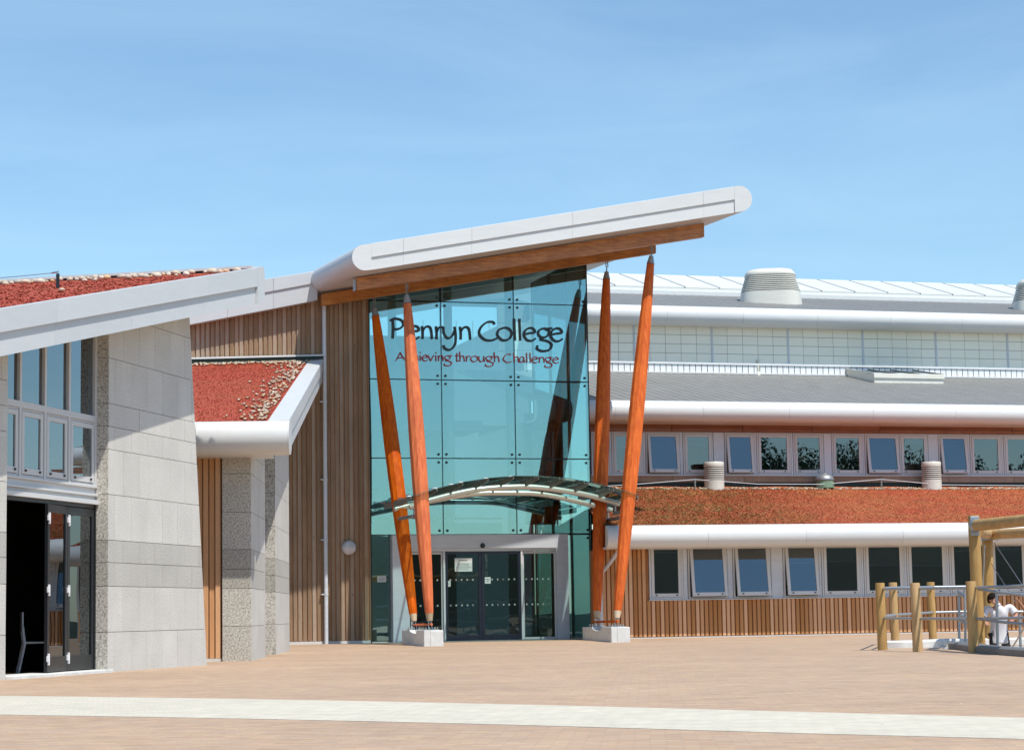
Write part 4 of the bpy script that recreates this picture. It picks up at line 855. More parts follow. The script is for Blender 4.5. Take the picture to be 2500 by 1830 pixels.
O('pipe', MB().ring([FR_.P(1512, 1338, -.8), FR_.P(1510, 1345, -.75), FR_.P(1480, 1385, -.2), FR_.P(1470, 1396, -.1), FR_.P(1466, 1440, -.1), FR_.P(1469, 1556, -.1)], .055, 14), M['panelw'], FR_, rw, smooth=50)
O('bracket', MB().ring([FR_.P(1467, 1470, -.1), FR_.P(1467, 1475, -.1)], .066, 14), M['panelw'], FR_, rw, smooth=50)
O('interior_floor', MB().box(xw0-1, xg_r, .31, 5.5, -.1, .1), M['intf'], FR_, cb_); O('interior_wall', MB().box(xw0-1, xg_r, 5.5, 5.6, 0, 3.2).box(xw0-1.0, xw0-.9, .31, 5.5, .1, 3.2).box(xg_r, xg_r+.1, .05, 5.5, 0, 3.2), M['int'], FR_, cb_)
O('interior_ceiling', MB().box(xw0-1, xg_r, .31, 5.6, zwt+.1, zwt+.2), M['int'], FR_, cb_)
for k in range(5): O('classroom_desk', MB().box(xw0+.6+k*2.3, xw0+2.0+k*2.3, 1.2, 1.9, .1, .85), M['intd'], FR_, cb_)
# --- sedum roof up to the set-back upper wall
zgt = zcR+rR-.01
def upper(px): return FR_.loc(FS.M @ Vector((FS.pix(px, 1186, -.05)[0], -.05, FS.pix(px, 1186, -.05)[1])))
pL, pR = upper(1380), upper(2620); gL, gR = FR_.pix(1478, 1280, -.9)[0], FR_.pix(2620, 1280, -.9)[0]
zback = (upper(1500).z+upper(2450).z)/2
def pr1(u, v, hb=0.0):
    a = Vector((gL+(gR-gL)*u, -.9, zgt-.015)); b = Vector((pL.x+(pR.x-pL.x)*u, pL.y+(pR.y-pL.y)*u, zback)); p = a.lerp(b, v*.955+hb); return (p.x, p.y, p.z)
mb = MB(); NU, NV = 60, 14
mb.v = [(lambda p: (p[0], p[1], p[2]-.012+.012*math.sin(p[0]*3.1+p[1]*1.7)))(pr1(a/NU, b/NV*1.047)) for b in range(NV+1) for a in range(NU+1)]
mb.f = [(b*(NU+1)+a, b*(NU+1)+a+1, (b+1)*(NU+1)+a+1, (b+1)*(NU+1)+a) for b in range(NV) for a in range(NU)]
O('green_roof_deck', mb, M['sedum_r'], FR_, cb_, smooth=60)
def prl(u, v): u = u*u*.6 if random.random() < .3 else u; return pr1(u, v)
tag(O('sedum_mat', sedum_mesh(lambda u, v: pr1(.25+.75*u, v), 60000, (.010, .024), .016), M['sedum_o'], FR_, cb_), 'red sedum on the low classroom roof', kind='stuff')
tag(O('sedum_mat', sedum_mesh(lambda u, v: pr1(.5*u*(.4+.6*random.random()), v), 40000, (.010, .030), .030), M['sedum_g'], FR_, cb_), 'browner and greener sedum at the left end of the low classroom roof', kind='stuff')
tag(O('pebble_edging', pebble_field(lambda u, v: pr1(u, .945+v*.05), 900, .02, .05), M['gravel'], FR_, cb_), 'pebble strip at the foot of the upper wall', kind='stuff')
m = mat('pale_green_grass_tuft', (.20, .24, .07), .7)
def tuft(px, py):
    d = FR_.M.to_3x3().inverted() @ ray(px, py); c = FR_.M.inverted() @ CAM
    sl = (zback-zgt)/((pL.y+pR.y)/2+.62); t = (zgt+sl*(c.y+.62)-c.z)/(d.z-sl*d.y); p = c+d*t; mb = MB()
    for k in range(26):
        a = random.uniform(0, 6.28); l = random.uniform(.08, .2); bx, by = p.x+random.uniform(-.16, .16), p.y+random.uniform(-.1, .1); ca, sa = math.cos(a), math.sin(a)
        mb.add([(bx-.008*sa, by+.008*ca, p.z), (bx+.008*sa, by-.008*ca, p.z), (bx+ca*l*.5, by+sa*l*.5, p.z+l)], [(0, 1, 2)])
    return mb
for i, (px, py) in enumerate(((1588, 1225), (1705, 1250), (1748, 1251), (1777, 1252), (1625, 1266), (1820, 1268), (1855, 1262))):
    tag(O('grass_tuft', tuft(px, py), m, FR_), ('pale green grass tuft in the sedum just right of the front right column', 'pale green grass tuft in mid slope below the left ribbed vent, left of two', 'pale green grass tuft in mid slope below the left ribbed vent, right of two', 'small grass tuft in the sedum midway between left ribbed vent and metal dome, upper one', 'pale green grass tuft at the roof edge, leftmost above the gutter', 'rightmost grass tuft at the gutter edge of the low roof', 'grass tuft low in the sedum, farthest right but one')[i], 'grass tuft', 'grass tufts in the sedum')
# --- upper floor
zu0, zu1 = FS.pix(1800, 1159, 0)[1], FS.pix(1800, 1055.5, 0)[1]
xu0, xu1 = FS.pix(1285, 1100)[0], FS.pix(2620, 1100)[0]+5
zcS = (FS.pix(1900, 981.5, -.92)[1]+FS.pix(1900, 1032, -.92)[1])/2; rS = (FS.pix(1900, 981.5, -.92)[1]-FS.pix(1900, 1032, -.92)[1])/2
U = [(1300, 1366, 0, 0), (1374, 1440, 0, .2), (1444, 1488, 0, .3), (1494, 1570, 0, .3), (1577, 1660, 7, .0), (1668, 1741, 0, .25), (1770, 1842, 7, 0), (1848, 1931, 0, .14), (1937, 2011, 0, 0), (2031, 2107, 0, .3), (2112, 2196, 7, 0), (2197, 2266, 0, .16), (2292, 2364, 7, 0), (2369, 2446, 0, .93), (2451, 2530, 0, .93)]
wrow(FS, U, zu0, zu1, 0, 1105, [(1366, 1373.5), (1488, 1493.5), (1570, 1576.5), (1660, 1667.5), (1742, 1769), (1842, 1847.5), (1931, 1936.5), (2011.5, 2030.5), (2107, 2111.5), (2266.5, 2291.5), (2364, 2368.5), (2446, 2450.5)])
O('sill', MB().box(xu0, xu1, -.06, .1, zu0-.035, zu0-.002), M['frame'], FS, cb_)
zp = zu0-.036; x = xu0; k = 0
while x < xu1:
    O('sill_board', MB().box(x+.004, x+2.39, -.02, .03, zp-.19, zp), M['cedar_l'], FS, cb_); x += 2.4
O('plinth_strip', MB().box(xu0, xu1, .0, .06, zp-.75, zp-.195), M['membrane'], FS, cb_)
zb0 = zu1+.004; zb1 = zcS-rS+.02; h2 = (zb1-zb0)/2; x = xu0; k = 0
while x < xu1:
    for r in (0, 1): O('eaves_board', MB().box(x+.006, x+2.39, -.012*r, .04, zb0+h2*r+.004, zb0+h2*(r+1)-.004), M['eaveboard'], FS, cb_)
    x += 2.4
O('wall_backing', MB().box(xu0, xu1, .042, .2, zb0, zb1+.3).box(xu0, xu1, .065, .2, zp-1.5, zp), M['membrane'], FS, cb_)
bullnose(FS, cb_, xu0, xu1, -.92, zcS, rS, .05, 2.9, 'gutter_panel', 'white', .4)
O('interior_floor', MB().box(xu0, xu1, .21, 5.5, zp-.6, zp-.4), M['intf'], FS, cb_); O('interior_wall', MB().box(xu0, xu1, 5.5, 5.6, zp-.6, zb1+.4).box(xu0-.1, xu0, .05, 5.5, zp-.6, zb1).box(xu1, xu1+.1, .05, 5.5, zp-.6, zb1), M['int'], FS, cb_); O('interior_ceiling', MB().box(xu0, xu1, .21, 5.6, zu1+.12, zu1+.2), M['int'], FS, cb_)
# --- standing seam roof up to the clerestory
zs0 = zcS+rS-.01; yb2 = FS.loc(FT.M @ Vector((0, 0, 0))).y
zs1 = (FT.pix(1450, 909, 0)[1]+FT.pix(2450, 924, 0)[1])/2
def roofsheet(y0, z0, y1, z1, xa, xb, fr, pitch, sh=.008):
    mb = MB(); hexa(mb, [(xa, y0, z0-.08), (xb, y0, z0-.08), (xb, y0, z0), (xa, y0, z0)], [(xa, y1, z1-.08), (xb, y1, z1-.08), (xb, y1, z1), (xa, y1, z1)])
    O('roof_sheet', mb, M['zinc'], fr, cb_)
    mb = MB(); hexa(mb, [(0, y0, z0-.01), (.028, y0, z0-.01), (.022, y0, z0+sh), (.006, y0, z0+sh)], [(0, y1, z1-.01), (.028, y1, z1-.01), (.022, y1, z1+sh), (.006, y1, z1+sh)])
    me = mb.mesh('seam'); me.materials.append(M['zinc']); x = xa+.05
    while x < xb: I('seam', me, fr, cb_, (x, 0, 0)); x += pitch
roofsheet(-.94, zs0, yb2-.03, zs1, xu0, xu1, FS, .36)
# --- clerestory: ribbed upstand, translucent panels, bullnose, second roof, rooflight
xc0, xc1 = FT.pix(1285, 850)[0], FT.pix(2640, 850)[0]+6
def zT(py_l, py_r): return (FT.pix(1450, py_l, 0)[1]+FT.pix(2480, py_r, 0)[1])/2
zu_t, zp_b, zp_t = zT(881, 898), zT(876, 893), zT(794, 809.5)
x = xc0; me = MB().box(.012, .212, -.03, .02, zs1+.0, zu_t-.07).mesh('upstand_panel'); me.materials.append(M['upstand'])
while x < xc1: I('upstand_panel', me, FT, cb_, (x, 0, 0)); x += .226
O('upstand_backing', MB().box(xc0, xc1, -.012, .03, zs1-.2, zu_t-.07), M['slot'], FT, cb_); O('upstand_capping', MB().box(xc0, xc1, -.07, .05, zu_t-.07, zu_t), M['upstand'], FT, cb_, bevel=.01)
O('upstand_flashing', MB().box(xc0, xc1, -.10, -.02, zs1-.0, zs1+.055), M['white'], FT, cb_)
rows = 4; ph = (zp_t-zu_t)/rows; bay = FT.pix(1738, 840)[0]-FT.pix(1548, 840)[0]; cw = bay/5; x0 = FT.pix(1548, 840)[0]-3*bay
me = MB().box(.007, cw-.007, 0, .03, .007, ph-.007).mesh('panel'); me.materials.append(M['poly'])
k = 0; x = x0
while x < xc1:
    if x > xc0-1:
        for r in range(rows): I('panel', me, FT, cb_, (x, -.004, zu_t+ph*r))
        if k % 5 == 0: O('mullion', MB().box(x-.035, x+.035, -.03, .03, zu_t, zp_t), M['panelw'], FT, cb_)
    x += cw; k += 1
gb = MB()
for r in range(rows+1): gb.box(xc0-1, xc1, .0265, .05, zu_t+ph*r-.011, zu_t+ph*r+.011)
x = x0
while x < xc1: gb.box(x-.011, x+.011, .027, .051, zu_t, zp_t); x += cw
O('panel_grid', gb, M['zinc'], FT, cb_); O('panel_head', MB().box(xc0-1, xc1, .052, .2, zu_t-.05, zp_t+.6), M['zinc'], FT, cb_)
zcT = (zT(743, 770)+zT(787.5, 811))/2*1.0; rT = .325
zcT = FT.pix(1900, 775.5, -.5)[1]; rT = (FT.pix(1900, 753.5, -.5)[1]-FT.pix(1900, 798, -.5)[1])/2
x = xc0
while x < xc1: O('eaves_board', MB().box(x+.004, x+3.49, -.10, .02, zp_t+.004, zcT-rT+.06), M['glulam'], FT, cb_); x += 3.5
bullnose(FT, cb_, xc0, xc1, -.5, zcT, rT, .0, 2.9, 'gutter_panel', 'white', .8)
zr0 = zcT+rT-.01; yr1 = 7.4; zr1 = (FT.pix(1450, 714, yr1)[1]+FT.pix(2466, 741, yr1)[1])/2
roofsheet(-.52, zr0, yr1, zr1, xc0, xc1, FT, .36)
zk1 = (FT.pix(1450, 705, yr1)[1]+FT.pix(2466, 733, yr1)[1])/2; zk2 = (FT.pix(1450, 697, yr1)[1]+FT.pix(2466, 725, yr1)[1])/2
O('rooflight_kerb', MB().box(xc0, xc1, yr1-.06, yr1+.2, zr1-.1, zk1), M['white'], FT, cb_); O('rooflight_kerb', MB().box(xc0, xc1, yr1, yr1+.2, zk1, zk2), M['rooflight'], FT, cb_)
yr2 = yr1+3.6; zr2 = (FT.pix(1450, 666, yr2)[1]+FT.pix(2466, 697, yr2)[1])/2; pw = FT.pix(1802, 700, yr1)[0]-FT.pix(1718, 700, yr1)[0]
mb = MB(); hexa(mb, [(.02, yr1, zk2+.01), (pw-.02, yr1, zk2+.01), (pw-.02, yr1, zk2+.05), (.02, yr1, zk2+.05)], [(.02, yr2, zr2-.04), (pw-.02, yr2, zr2-.04), (pw-.02, yr2, zr2), (.02, yr2, zr2)])
me = mb.mesh('rooflight_sheet'); me.materials.append(M['rooflight'])
mb = MB(); hexa(mb, [(-.03, yr1, zk2), (.03, yr1, zk2), (.03, yr1, zk2+.065), (-.03, yr1, zk2+.065)], [(-.03, yr2, zr2-.05), (.03, yr2, zr2-.05), (.03, yr2, zr2+.012), (-.03, yr2, zr2+.012)])
me2 = mb.mesh('rooflight_bar'); me2.materials.append(M['lead']); x = xc0
while x < xc1: I('rooflight_sheet', me, FT, cb_, (x, 0, 0)); I('rooflight_bar', me2, FT, cb_, (x, 0, 0)); x += pw
O('rooflight_ridge', MB().box(xc0, xc1, yr2, yr2+.12, zr2-1.5, zr2+.01), M['rooflight'], FT, cb_)
O('end_wall', MB().box(xc0-.1, xc0, -.5, yr2, 0, zs1).box(xc0-.1, xc0, 0, yr2, zs1, zcT), M['int'], FT, cb_)

# ------------------------------------------------------------------ things on the roofs
def onroof(fr, y0, z0, y1, z1, px, py):
    d = fr.M.to_3x3().inverted() @ ray(px, py); c = fr.M.inverted() @ CAM; sl = (z1-z0)/(y1-y0); t = (z0+sl*(c.y-y0)-c.z)/(d.z-sl*d.y); return c+d*t
def cowl(px, py, label):
    p = onroof(FT, -.52, zr0, yr1, zr1, px, py); r = empty('ventilation_cowl', FT, tuple(p), label=label, cat='roof vent', group='big louvred cowls on the top roof'); q = AtF(FT, p); sl = (zr1-zr0)/(yr1+.52)
    class T: pass
    q2 = T(); q2.M = q.M @ Matrix.Rotation(R_(-24), 4, 'Z')
    O('base', MB().lathe([(1.22, -.35), (1.14, .30)], seg=64, sq=1.6), M['ventw'], q2, r, smooth=30)
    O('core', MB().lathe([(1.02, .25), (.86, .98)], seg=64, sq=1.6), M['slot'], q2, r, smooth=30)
    for k in range(8): z = .335+k*.076; rr = 1.135-.020*k*1.15; O('louvre', MB().lathe([(rr-.12, z-.002), (rr, z-.002), (rr-.004, z+.036), (rr-.12, z+.036)], seg=64, sq=1.6), M['ventw'], q2, r, smooth=50)
    O('cap', MB().lathe([(.97, .925), (.985, .95), (.95, 1.06), (.86, 1.16), (.70, 1.205), (.35, 1.225), (.02, 1.23)], seg=64, sq=1.4), M['ventw'], q2, r, smooth=60)
    O('lifting_knob', MB().lathe([(.10, 1.2), (.10, 1.26), (.05, 1.30), (.03, 1.33)], c=(.30, 0, 0), seg=16), M['steel'], q, r, smooth=50); return r
cowl(1882, 737, 'big cream louvred cowl on the top roof against the sky'); cowl(2545, 757, 'big grey louvred cowl on the top roof cut off by the right edge')
def ribvent(px, py, label):
    d = FS.pix(px, py, -.55); q = AtF(FS, (d[0], -.55, d[1])); r = empty('roof_vent', FS, (d[0], -.55, d[1]), label=label, cat='roof vent', group='ribbed cylinder vents on the low roof')
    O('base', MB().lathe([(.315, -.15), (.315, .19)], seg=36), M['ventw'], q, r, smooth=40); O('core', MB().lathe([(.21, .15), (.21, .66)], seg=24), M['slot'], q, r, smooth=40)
    for k in range(6): z = .225+k*.066; O('louvre', MB().lathe([(.22, z-.012), (.315, z-.012), (.315, z+.022), (.22, z+.022)], seg=36), M['ventw'], q, r, smooth=50)
    O('cap', MB().lathe([(.27, .60), (.31, .605), (.318, .65), (.318, .74), (.30, .765), (.02, .775)], seg=36), M['ventw'], q, r, smooth=40)
ribvent(1744, 1187, 'cream ribbed cylinder vent on the low roof, near the entrance columns'); ribvent(2275, 1185, 'cream ribbed cylinder vent on the low roof, further right')
d = FS.pix(2014, 1183, -.5); q = AtF(FS, (d[0], -.5, d[1])); r = empty('roof_dome', FS, (d[0], -.5, d[1]), label='small metal domed outlet with green collar on the low roof', cat='roof dome')
O('collar', MB().lathe([(.30, -.1), (.27, .14)], seg=32), mat('green_collar', (.16, .26, .17), .6), q, r, smooth=40); O('dome', MB().lathe([(.29, .14), (.30, .17), (.27, .24), (.19, .31), (.08, .345), (.05, .375), (.01, .38)], seg=36), M['galv'], q, r, smooth=60)
tops = []
for px, py, lab in ((1697, 1191, 'short fall arrest post on the low roof beside the left ribbed vent'), (2152, 1190, 'short fall arrest post on the low roof between dome and right ribbed vent')):
    d = FS.pix(px, py, -.75); q = AtF(FS, (d[0], -.75, d[1])); r = empty('roof_anchor_post', FS, (d[0], -.75, d[1]), label=lab, cat='anchor post', group='fall arrest posts on the green roofs')
    O('post', MB().ring([(0, 0, -.08), (0, 0, .25)], .028, 10), M['lead'], q, r, smooth=40); O('eye', MB().ring([(0, 0, .25), (0, 0, .30)], .02, 8), M['steel'], q, r, smooth=40); tops.append((d[0], -.75, d[1]+.27))
cab = [FS.P(1420, 1190, -.75), FS.P(1560, 1181, -.75), tops[0], FS.P(1850, 1181, -.75), FS.P(2010, 1181.5, -.75), tops[1], FS.P(2300, 1183, -.75), FS.P(2520, 1185, -.75)]
tag(O('safety_cable', MB().ring(cab, .011, 6), M['panelw'], FS), 'pale safety cable strung along the top of the low sedum roof', 'cable')
p = onroof(FS, -.94, zs0, yb2, zs1, 1851, 915); q = AtF(FS, p); r = empty('vent_pipe', FS, tuple(p), label='slim pale vent pipe in front of the ribbed upstand', cat='vent pipe')
O('pipe', MB().ring([(0, 0, -.1), (0, 0, .52)], .055, 16), M['ventw'], q, r, smooth=40); O('collar', MB().lathe([(.11, -.05), (.08, .08), (.06, .12)], seg=20).lathe([(.062, .46), (.066, .50), (.066, .55), (.05, .56)], seg=20), M['ventw'], q, r, smooth=40)
# skylight
A0 = onroof(FS, -.94, zs0, yb2, zs1, 2135, 934); A1 = onroof(FS, -.94, zs0, yb2, zs1, 2310, 938); dl = 3.4; slS = (zs1-zs0)/(yb2+.94)
r = empty('skylight', FS, (A0.x, A0.y, A0.z), label='cream framed skylight box on the grey standing seam roof', cat='skylight')
xA, xB2, yA = A0.x, A1.x, A0.y; zA = A0.z; hF = FS.pix(2135, 911, yA)[1]-zA; hB = .32; yB_ = yA+dl; zBk = max(zA+slS*dl+.12, FS.pix(2062, 896, yB_)[1])
mb = MB(); hexa(mb, [(xA, yA, zA-.1), (xB2, yA, zA-.1), (xB2, yA, zA+hF-.03), (xA, yA, zA+hF-.03)], [(xA, yB_, zA+slS*dl-.1), (xB2, yB_, zA+slS*dl-.1), (xB2, yB_, zBk-.03), (xA, yB_, zBk-.03)]); O('kerb', mb, M['cream'], FS, r)
mb = MB(); mb.box(xA-.03, xB2+.03, yA-.05, yA+.03, zA+hF-.17, zA+hF+.0); O('front_trim', mb, M['cream'], FS, r, bevel=.008)
for k in range(3):
    a, b = xA+(xB2-xA)*k/3+.05, xA+(xB2-xA)*(k+1)/3-.05; mb = MB(); hexa(mb, [(a, yA+.05, zA+hF-.028), (b, yA+.05, zA+hF-.028), (b, yA+.05, zA+hF-.012), (a, yA+.05, zA+hF-.012)], [(a, yB_-.05, zBk-.028), (b, yB_-.05, zBk-.028), (b, yB_-.05, zBk-.012), (a, yB_-.05, zBk-.012)]); O('pane', mb, M['glass_w'], FS, r)
for k in range(4):
    a = xA+(xB2-xA)*k/3; mb = MB(); hexa(mb, [(a-.035, yA-.02, zA+hF-.03), (a+.035, yA-.02, zA+hF-.03), (a+.035, yA-.02, zA+hF+.012), (a-.035, yA-.02, zA+hF+.012)], [(a-.035, yB_, zBk-.03), (a+.035, yB_, zBk-.03), (a+.035, yB_, zBk+.012), (a-.035, yB_, zBk+.012)]); O('glazing_bar', mb, M['ventw'] if k in (0,) else M['zinc'], FS, r)

# ================================================================== timber play frame and sunken area on the right
pit = MB(); e = .0
pit.add([(PX0, PY0, -.55), (PX1, PY0, -.55), (PX1, PY1, -.55), (PX0, PY1, -.55)], [(0, 1, 2, 3)])
tag(O('sunken_floor', pit, M['pave']), 'paved floor of the sunken play area', kind='structure')
w_ = MB().box(PX0-.12, PX0, PY0-.12, PY1+.12, -.6, -.004).box(PX1, PX1+.12, PY0-.12, PY1+.12, -.6, -.004).box(PX0, PX1, PY0-.12, PY0, -.6, -.004).box(PX0, PX1, PY1, PY1+.12, -.6, -.004)
tag(O('retaining_wall', w_, M['concrete']), 'concrete walls lining the sunken play area', kind='structure')
def ribbon(pts, width, h, z0=-.02):
    P = smoothline(pts, 8); mb = MB(); n = len(P); prof = [(-.5, 0), (-.5, .8), (-.38, 1), (.38, 1), (.5, .8), (.5, 0)]; k = len(prof)
    for i, p in enumerate(P):
        t = (P[min(i+1, n-1)]-P[max(i-1, 0)]).normalized(); nn = Vector((-t.y, t.x, 0)).normalized()
        for a, b in prof: mb.v.append((p.x+nn.x*a*width, p.y+nn.y*a*width, z0+b*(h-z0)))
    for i in range(n-1):
        for j in range(k-1): mb.f.append((i*k+j, i*k+j+1, (i+1)*k+j+1, (i+1)*k+j))
    mb.f += [tuple(range(k)), tuple((n-1)*k+j for j in range(k-1, -1, -1))]; return mb
lw = [gnd(2166, 1581), gnd(2205, 1580.5), gnd(2255, 1579), gnd(2310, 1575.5), Vector((9.0, 44.75, 0)), Vector((10.2, 45.0, 0)), Vector((12, 45.2, 0))]
for v in lw: v.z = 0
tag(O('low_wall', ribbon(lw, .3, .145), M['concrete'], smooth=40, fix=True), 'low curved white concrete wall behind the wooden posts', 'wall')
kb = [gnd(2337, 1580), gnd(2400, 1588), gnd(2460, 1593), gnd(2540, 1600)]
for v in kb: v.z = 0
kb[0] = Vector((8.38, 41.6, 0)); kb = [kb[0], Vector((8.30, 40.0, 0)), Vector((8.10, 38.0, 0)), Vector((8.05, 36.0, 0)), Vector((8.1, 34.0, 0))]
tag(O('kerb', ribbon(kb, .34, .13), M['kerb'], smooth=40, fix=True), 'dark grey sloping kerb beside the sunken play area', 'kerb')
def log(name, p0, p1, r, label, group=None, cat='post', parent=None, seg=18):
    p0, p1 = Vector(p0), Vector(p1); ax = (p1-p0).normalized(); mb = MB(); L_ = (p1-p0).length; pts = [p0, p0+ax*L_*.33, p0+ax*L_*.66, p1-ax*.02, p1-ax*.002, p1]
    mb.ring(pts, [r*1.02, r*1.0, r*.985, r*.97, r*.93, r*.86], seg); o = O(name, mb, M['log_h' if name == 'beam' else 'log'], WORLD, parent, smooth=35, fix=True)
    if label: tag(o, label, cat, group)
    return o
posts = {}
for k, px, py, pt, Y, lab in (('a', 2155, 1586, 1422, None, 'round wooden post at the left end of the low railing'), ('b', 2241, 1590, 1422, None, 'round wooden post, second along the front of the low railing'), ('c', 2378, 1592.5, 1418, None, 'round wooden post of the low railing standing before the tall frame'), ('d', 2186, 1568, 1421, 47.5, 'round wooden post of the rear railing, left one'), ('e', 2278, 1562, 1420, 50.0, 'round wooden post of the rear railing, right one')):
    b = gnd(px, py) if Y is None else atY(px, py, Y); b.z = 0; z = atY(px, pt, b.y).z; posts[k] = b
    log('wooden_post', (b.x, b.y, -.05), (b.x-.01, b.y, z), .092, lab, 'round wooden railing posts')
def rail(pts, r=.024): return MB().ring([Vector(p) for p in pts], r, 10)
ya, yb_, yc = posts['a'].y, posts['b'].y, posts['c'].y
fr1 = link('front_railing', None, Matrix.Translation(posts['b'])); tag(fr1, 'galvanised two bar railing between the front wooden posts', 'railing')
O('top_rail', rail([atY(2153, 1437, ya), atY(2240, 1436, yb_), atY(2378, 1434, yc), atY(2450, 1431, yc-1.0), atY(2540, 1427, yc-2.2)]), M['galv'], WORLD, fr1, smooth=50)
O('lower_rail', rail([atY(2155, 1508, ya), atY(2242, 1509, yb_), atY(2380, 1510, yc), atY(2450, 1508, yc-1.0), atY(2540, 1506, yc-2.2)]), M['galv'], WORLD, fr1, smooth=50)
O('upright', rail([atY(2355, 1437, yc+.6), atY(2357, 1566, yc+.6)], .022), M['galv'], WORLD, fr1, smooth=50)
fr2 = link('ramp_railing', None, Matrix.Translation(posts['c'])); tag(fr2, 'galvanised sloping railing in front of the bending person', 'railing')
O('top_rail', rail([atY(2388, 1437, yc), atY(2440, 1445, yc-.4), atY(2540, 1457, yc-1.2)], .026), M['galv'], WORLD, fr2, smooth=50)
O('lower_rail', rail([atY(2390, 1510, yc), atY(2440, 1517, yc-.4), atY(2540, 1527, yc-1.2)], .024), M['galv'], WORLD, fr2, smooth=50)
O('upright', rail([atY(2433, 1444, yc-.35), atY(2436, 1581, yc-.35)], .026), M['galv'], WORLD, fr2, smooth=50)
O('base_channel', MB().ring([atY(2390, 1576, yc-.1), atY(2440, 1582, yc-.4), atY(2540, 1592, yc-1.2)], .02, 6), M['galv'], WORLD, fr2)
fr3 = link('rear_railing', None, Matrix.Translation(posts['d'])); tag(fr3, 'galvanised railing behind, joining the rear wooden posts', 'railing')
yd, ye = posts['d'].y, posts['e'].y
O('lower_rail', rail([atY(2160, 1503, ya+.2), atY(2187, 1500, yd), atY(2279, 1494, ye), atY(2370, 1492, ye), atY(2540, 1492, ye)], .028), M['galv'], WORLD, fr3, smooth=50)
O('top_rail', rail([atY(2160, 1435, ya+.2), atY(2187, 1434, yd), atY(2279, 1432, ye), atY(2370, 1431, ye), atY(2540, 1431, ye)], .028), M['galv'], WORLD, fr3, smooth=50)
fr4 = link('steel_gate_frame', None, Matrix.Translation(atY(2343, 1566, 45.0))); tag(fr4, 'galvanised bent tube barrier between the railing posts', 'railing')
O('upright', rail([atY(2342, 1566, 45), atY(2341, 1452, 45)], .028), M['galv'], WORLD, fr4, smooth=50); O('hoop', rail([atY(2341, 1453, 45), atY(2340, 1444, 44.8), atY(2352, 1455, 44.2), atY(2372, 1463, 43.6), atY(2395, 1468, 43)], .026), M['galv'], WORLD, fr4, smooth=50)
O('cross_bar', rail([atY(2340, 1512, 45), atY(2352, 1518, 44.2), atY(2372, 1526, 43.6), atY(2395, 1532, 43)], .026), M['galv'], WORLD, fr4, smooth=50)
O('cross_bar', rail([atY(2358, 1496, 45), atY(2345, 1502, 44.6), atY(2372, 1508, 43.6), atY(2395, 1512, 43)], .022), M['galv'], WORLD, fr4, smooth=50)
O('upright', rail([atY(2489, 1498, 43), atY(2492, 1585, 43)], .028), M['galv'], WORLD, fr4, smooth=50)
# tall frame
Y1_, Y2_ = 40.4, 44.85
tf = link('timber_play_frame', None, Matrix.Translation(Vector((atY(2393, 1568, Y1_).x, Y1_, 0)))); tag(tf, 'tall timber log frame with galvanised brackets at the right edge', 'play frame')
a = atY(2391, 1575, Y1_); a.z = -.05; log('post', a, atY(2377, 1258, Y1_), .112, None, parent=tf)
b = atY(2416, 1572, Y2_); b.z = -.05; log('post', b, atY(2410, 1288, Y2_), .112, None, parent=tf)
log('beam', atY(2381, 1282, Y1_-.1), atY(2560, 1264, 35.0), .105, None, parent=tf); log('beam', atY(2424, 1304, Y2_-.1), atY(2580, 1296, 40.5), .10, None, parent=tf); log('beam', atY(2388, 1296, Y1_+.3), atY(2412, 1303, Y2_-.1), .105, None, parent=tf)
c = atY(2381, 1282, Y1_-.13); 
O('bracket_plate', MB().box(c.x-.09, c.x+.07, c.y-.015, c.y+.01, c.z-.19, c.z+.17), M['galv'], WORLD, tf, bevel=.01)
O('bracket_collar', MB().ring([c+Vector((-.01, -.02, 0)), c+Vector((.02, -.14, .005))], .122, 24), M['galv'], WORLD, tf, smooth=40)
c2 = atY(2424, 1304, Y2_-.13); O('bracket_collar', MB().ring([c2+Vector((.05, -.02, 0)), c2+Vector((.10, -.09, 0))], .12, 24), M['galv'], WORLD, tf, smooth=40); c3 = atY(2411, 1312, Y2_-.1); O('bracket_collar', MB().ring([c3+Vector((0, 0, -.05)), c3+Vector((0, 0, .05))], .13, 24), M['galv'], WORLD, tf, smooth=40)
O('stay_cable', rail([atY(2427, 1324, Y2_-.2), atY(2495, 1426, 42.5)], .009), M['steel'], WORLD, tf); O('stay_cable', rail([atY(2420, 1375, Y2_-.2), atY(2455, 1430, 43.4), atY(2480, 1470, 42.5)], .007), M['steel'], WORLD, tf)
O('stay_cable', rail([atY(2404, 1330, Y1_+.2), atY(2400, 1430, Y1_+.3)], .012), M['galv'], WORLD, tf)
tag(O('slide_pole', rail([atY(2470, 1582, 41.0), atY(2500, 1533, 40.0), atY(2520, 1500, 39.4)], .016), M['white']), 'thin white rod leaning beside the bending person', 'rod')

# ------------------------------------------------------------------ people
def skin(name, chains, m, M4, parent=None, sub=2):
    bm = bmesh.new(); lay = bm.verts.layers.skin.verify(); seen = {}
    def vert(p, r):
        key = tuple(round(c, 4) for c in p)
        if key not in seen:
            v = bm.verts.new(p); v[lay].radius = r if isinstance(r, tuple) else (r, r); seen[key] = v
        return seen[key]
    first = None
    for pts in chains:
        prev = None
        for p, r in pts:
            v = vert(p, r); first = first or v
            if prev is not None and prev is not v and not bm.edges.get((prev, v)): bm.edges.new((prev, v))
            prev = v
    first[lay].use_root = True
    me = bpy.data.meshes.new(name); bm.to_mesh(me); bm.free(); me.materials.append(m)
    o = link(name, me, M4, parent); s = o.modifiers.new('skin', 'SKIN'); s.use_smooth_shade = True; s.branch_smoothing = .6
    ss = o.modifiers.new('sub', 'SUBSURF'); ss.levels = sub; ss.render_levels = sub; return o
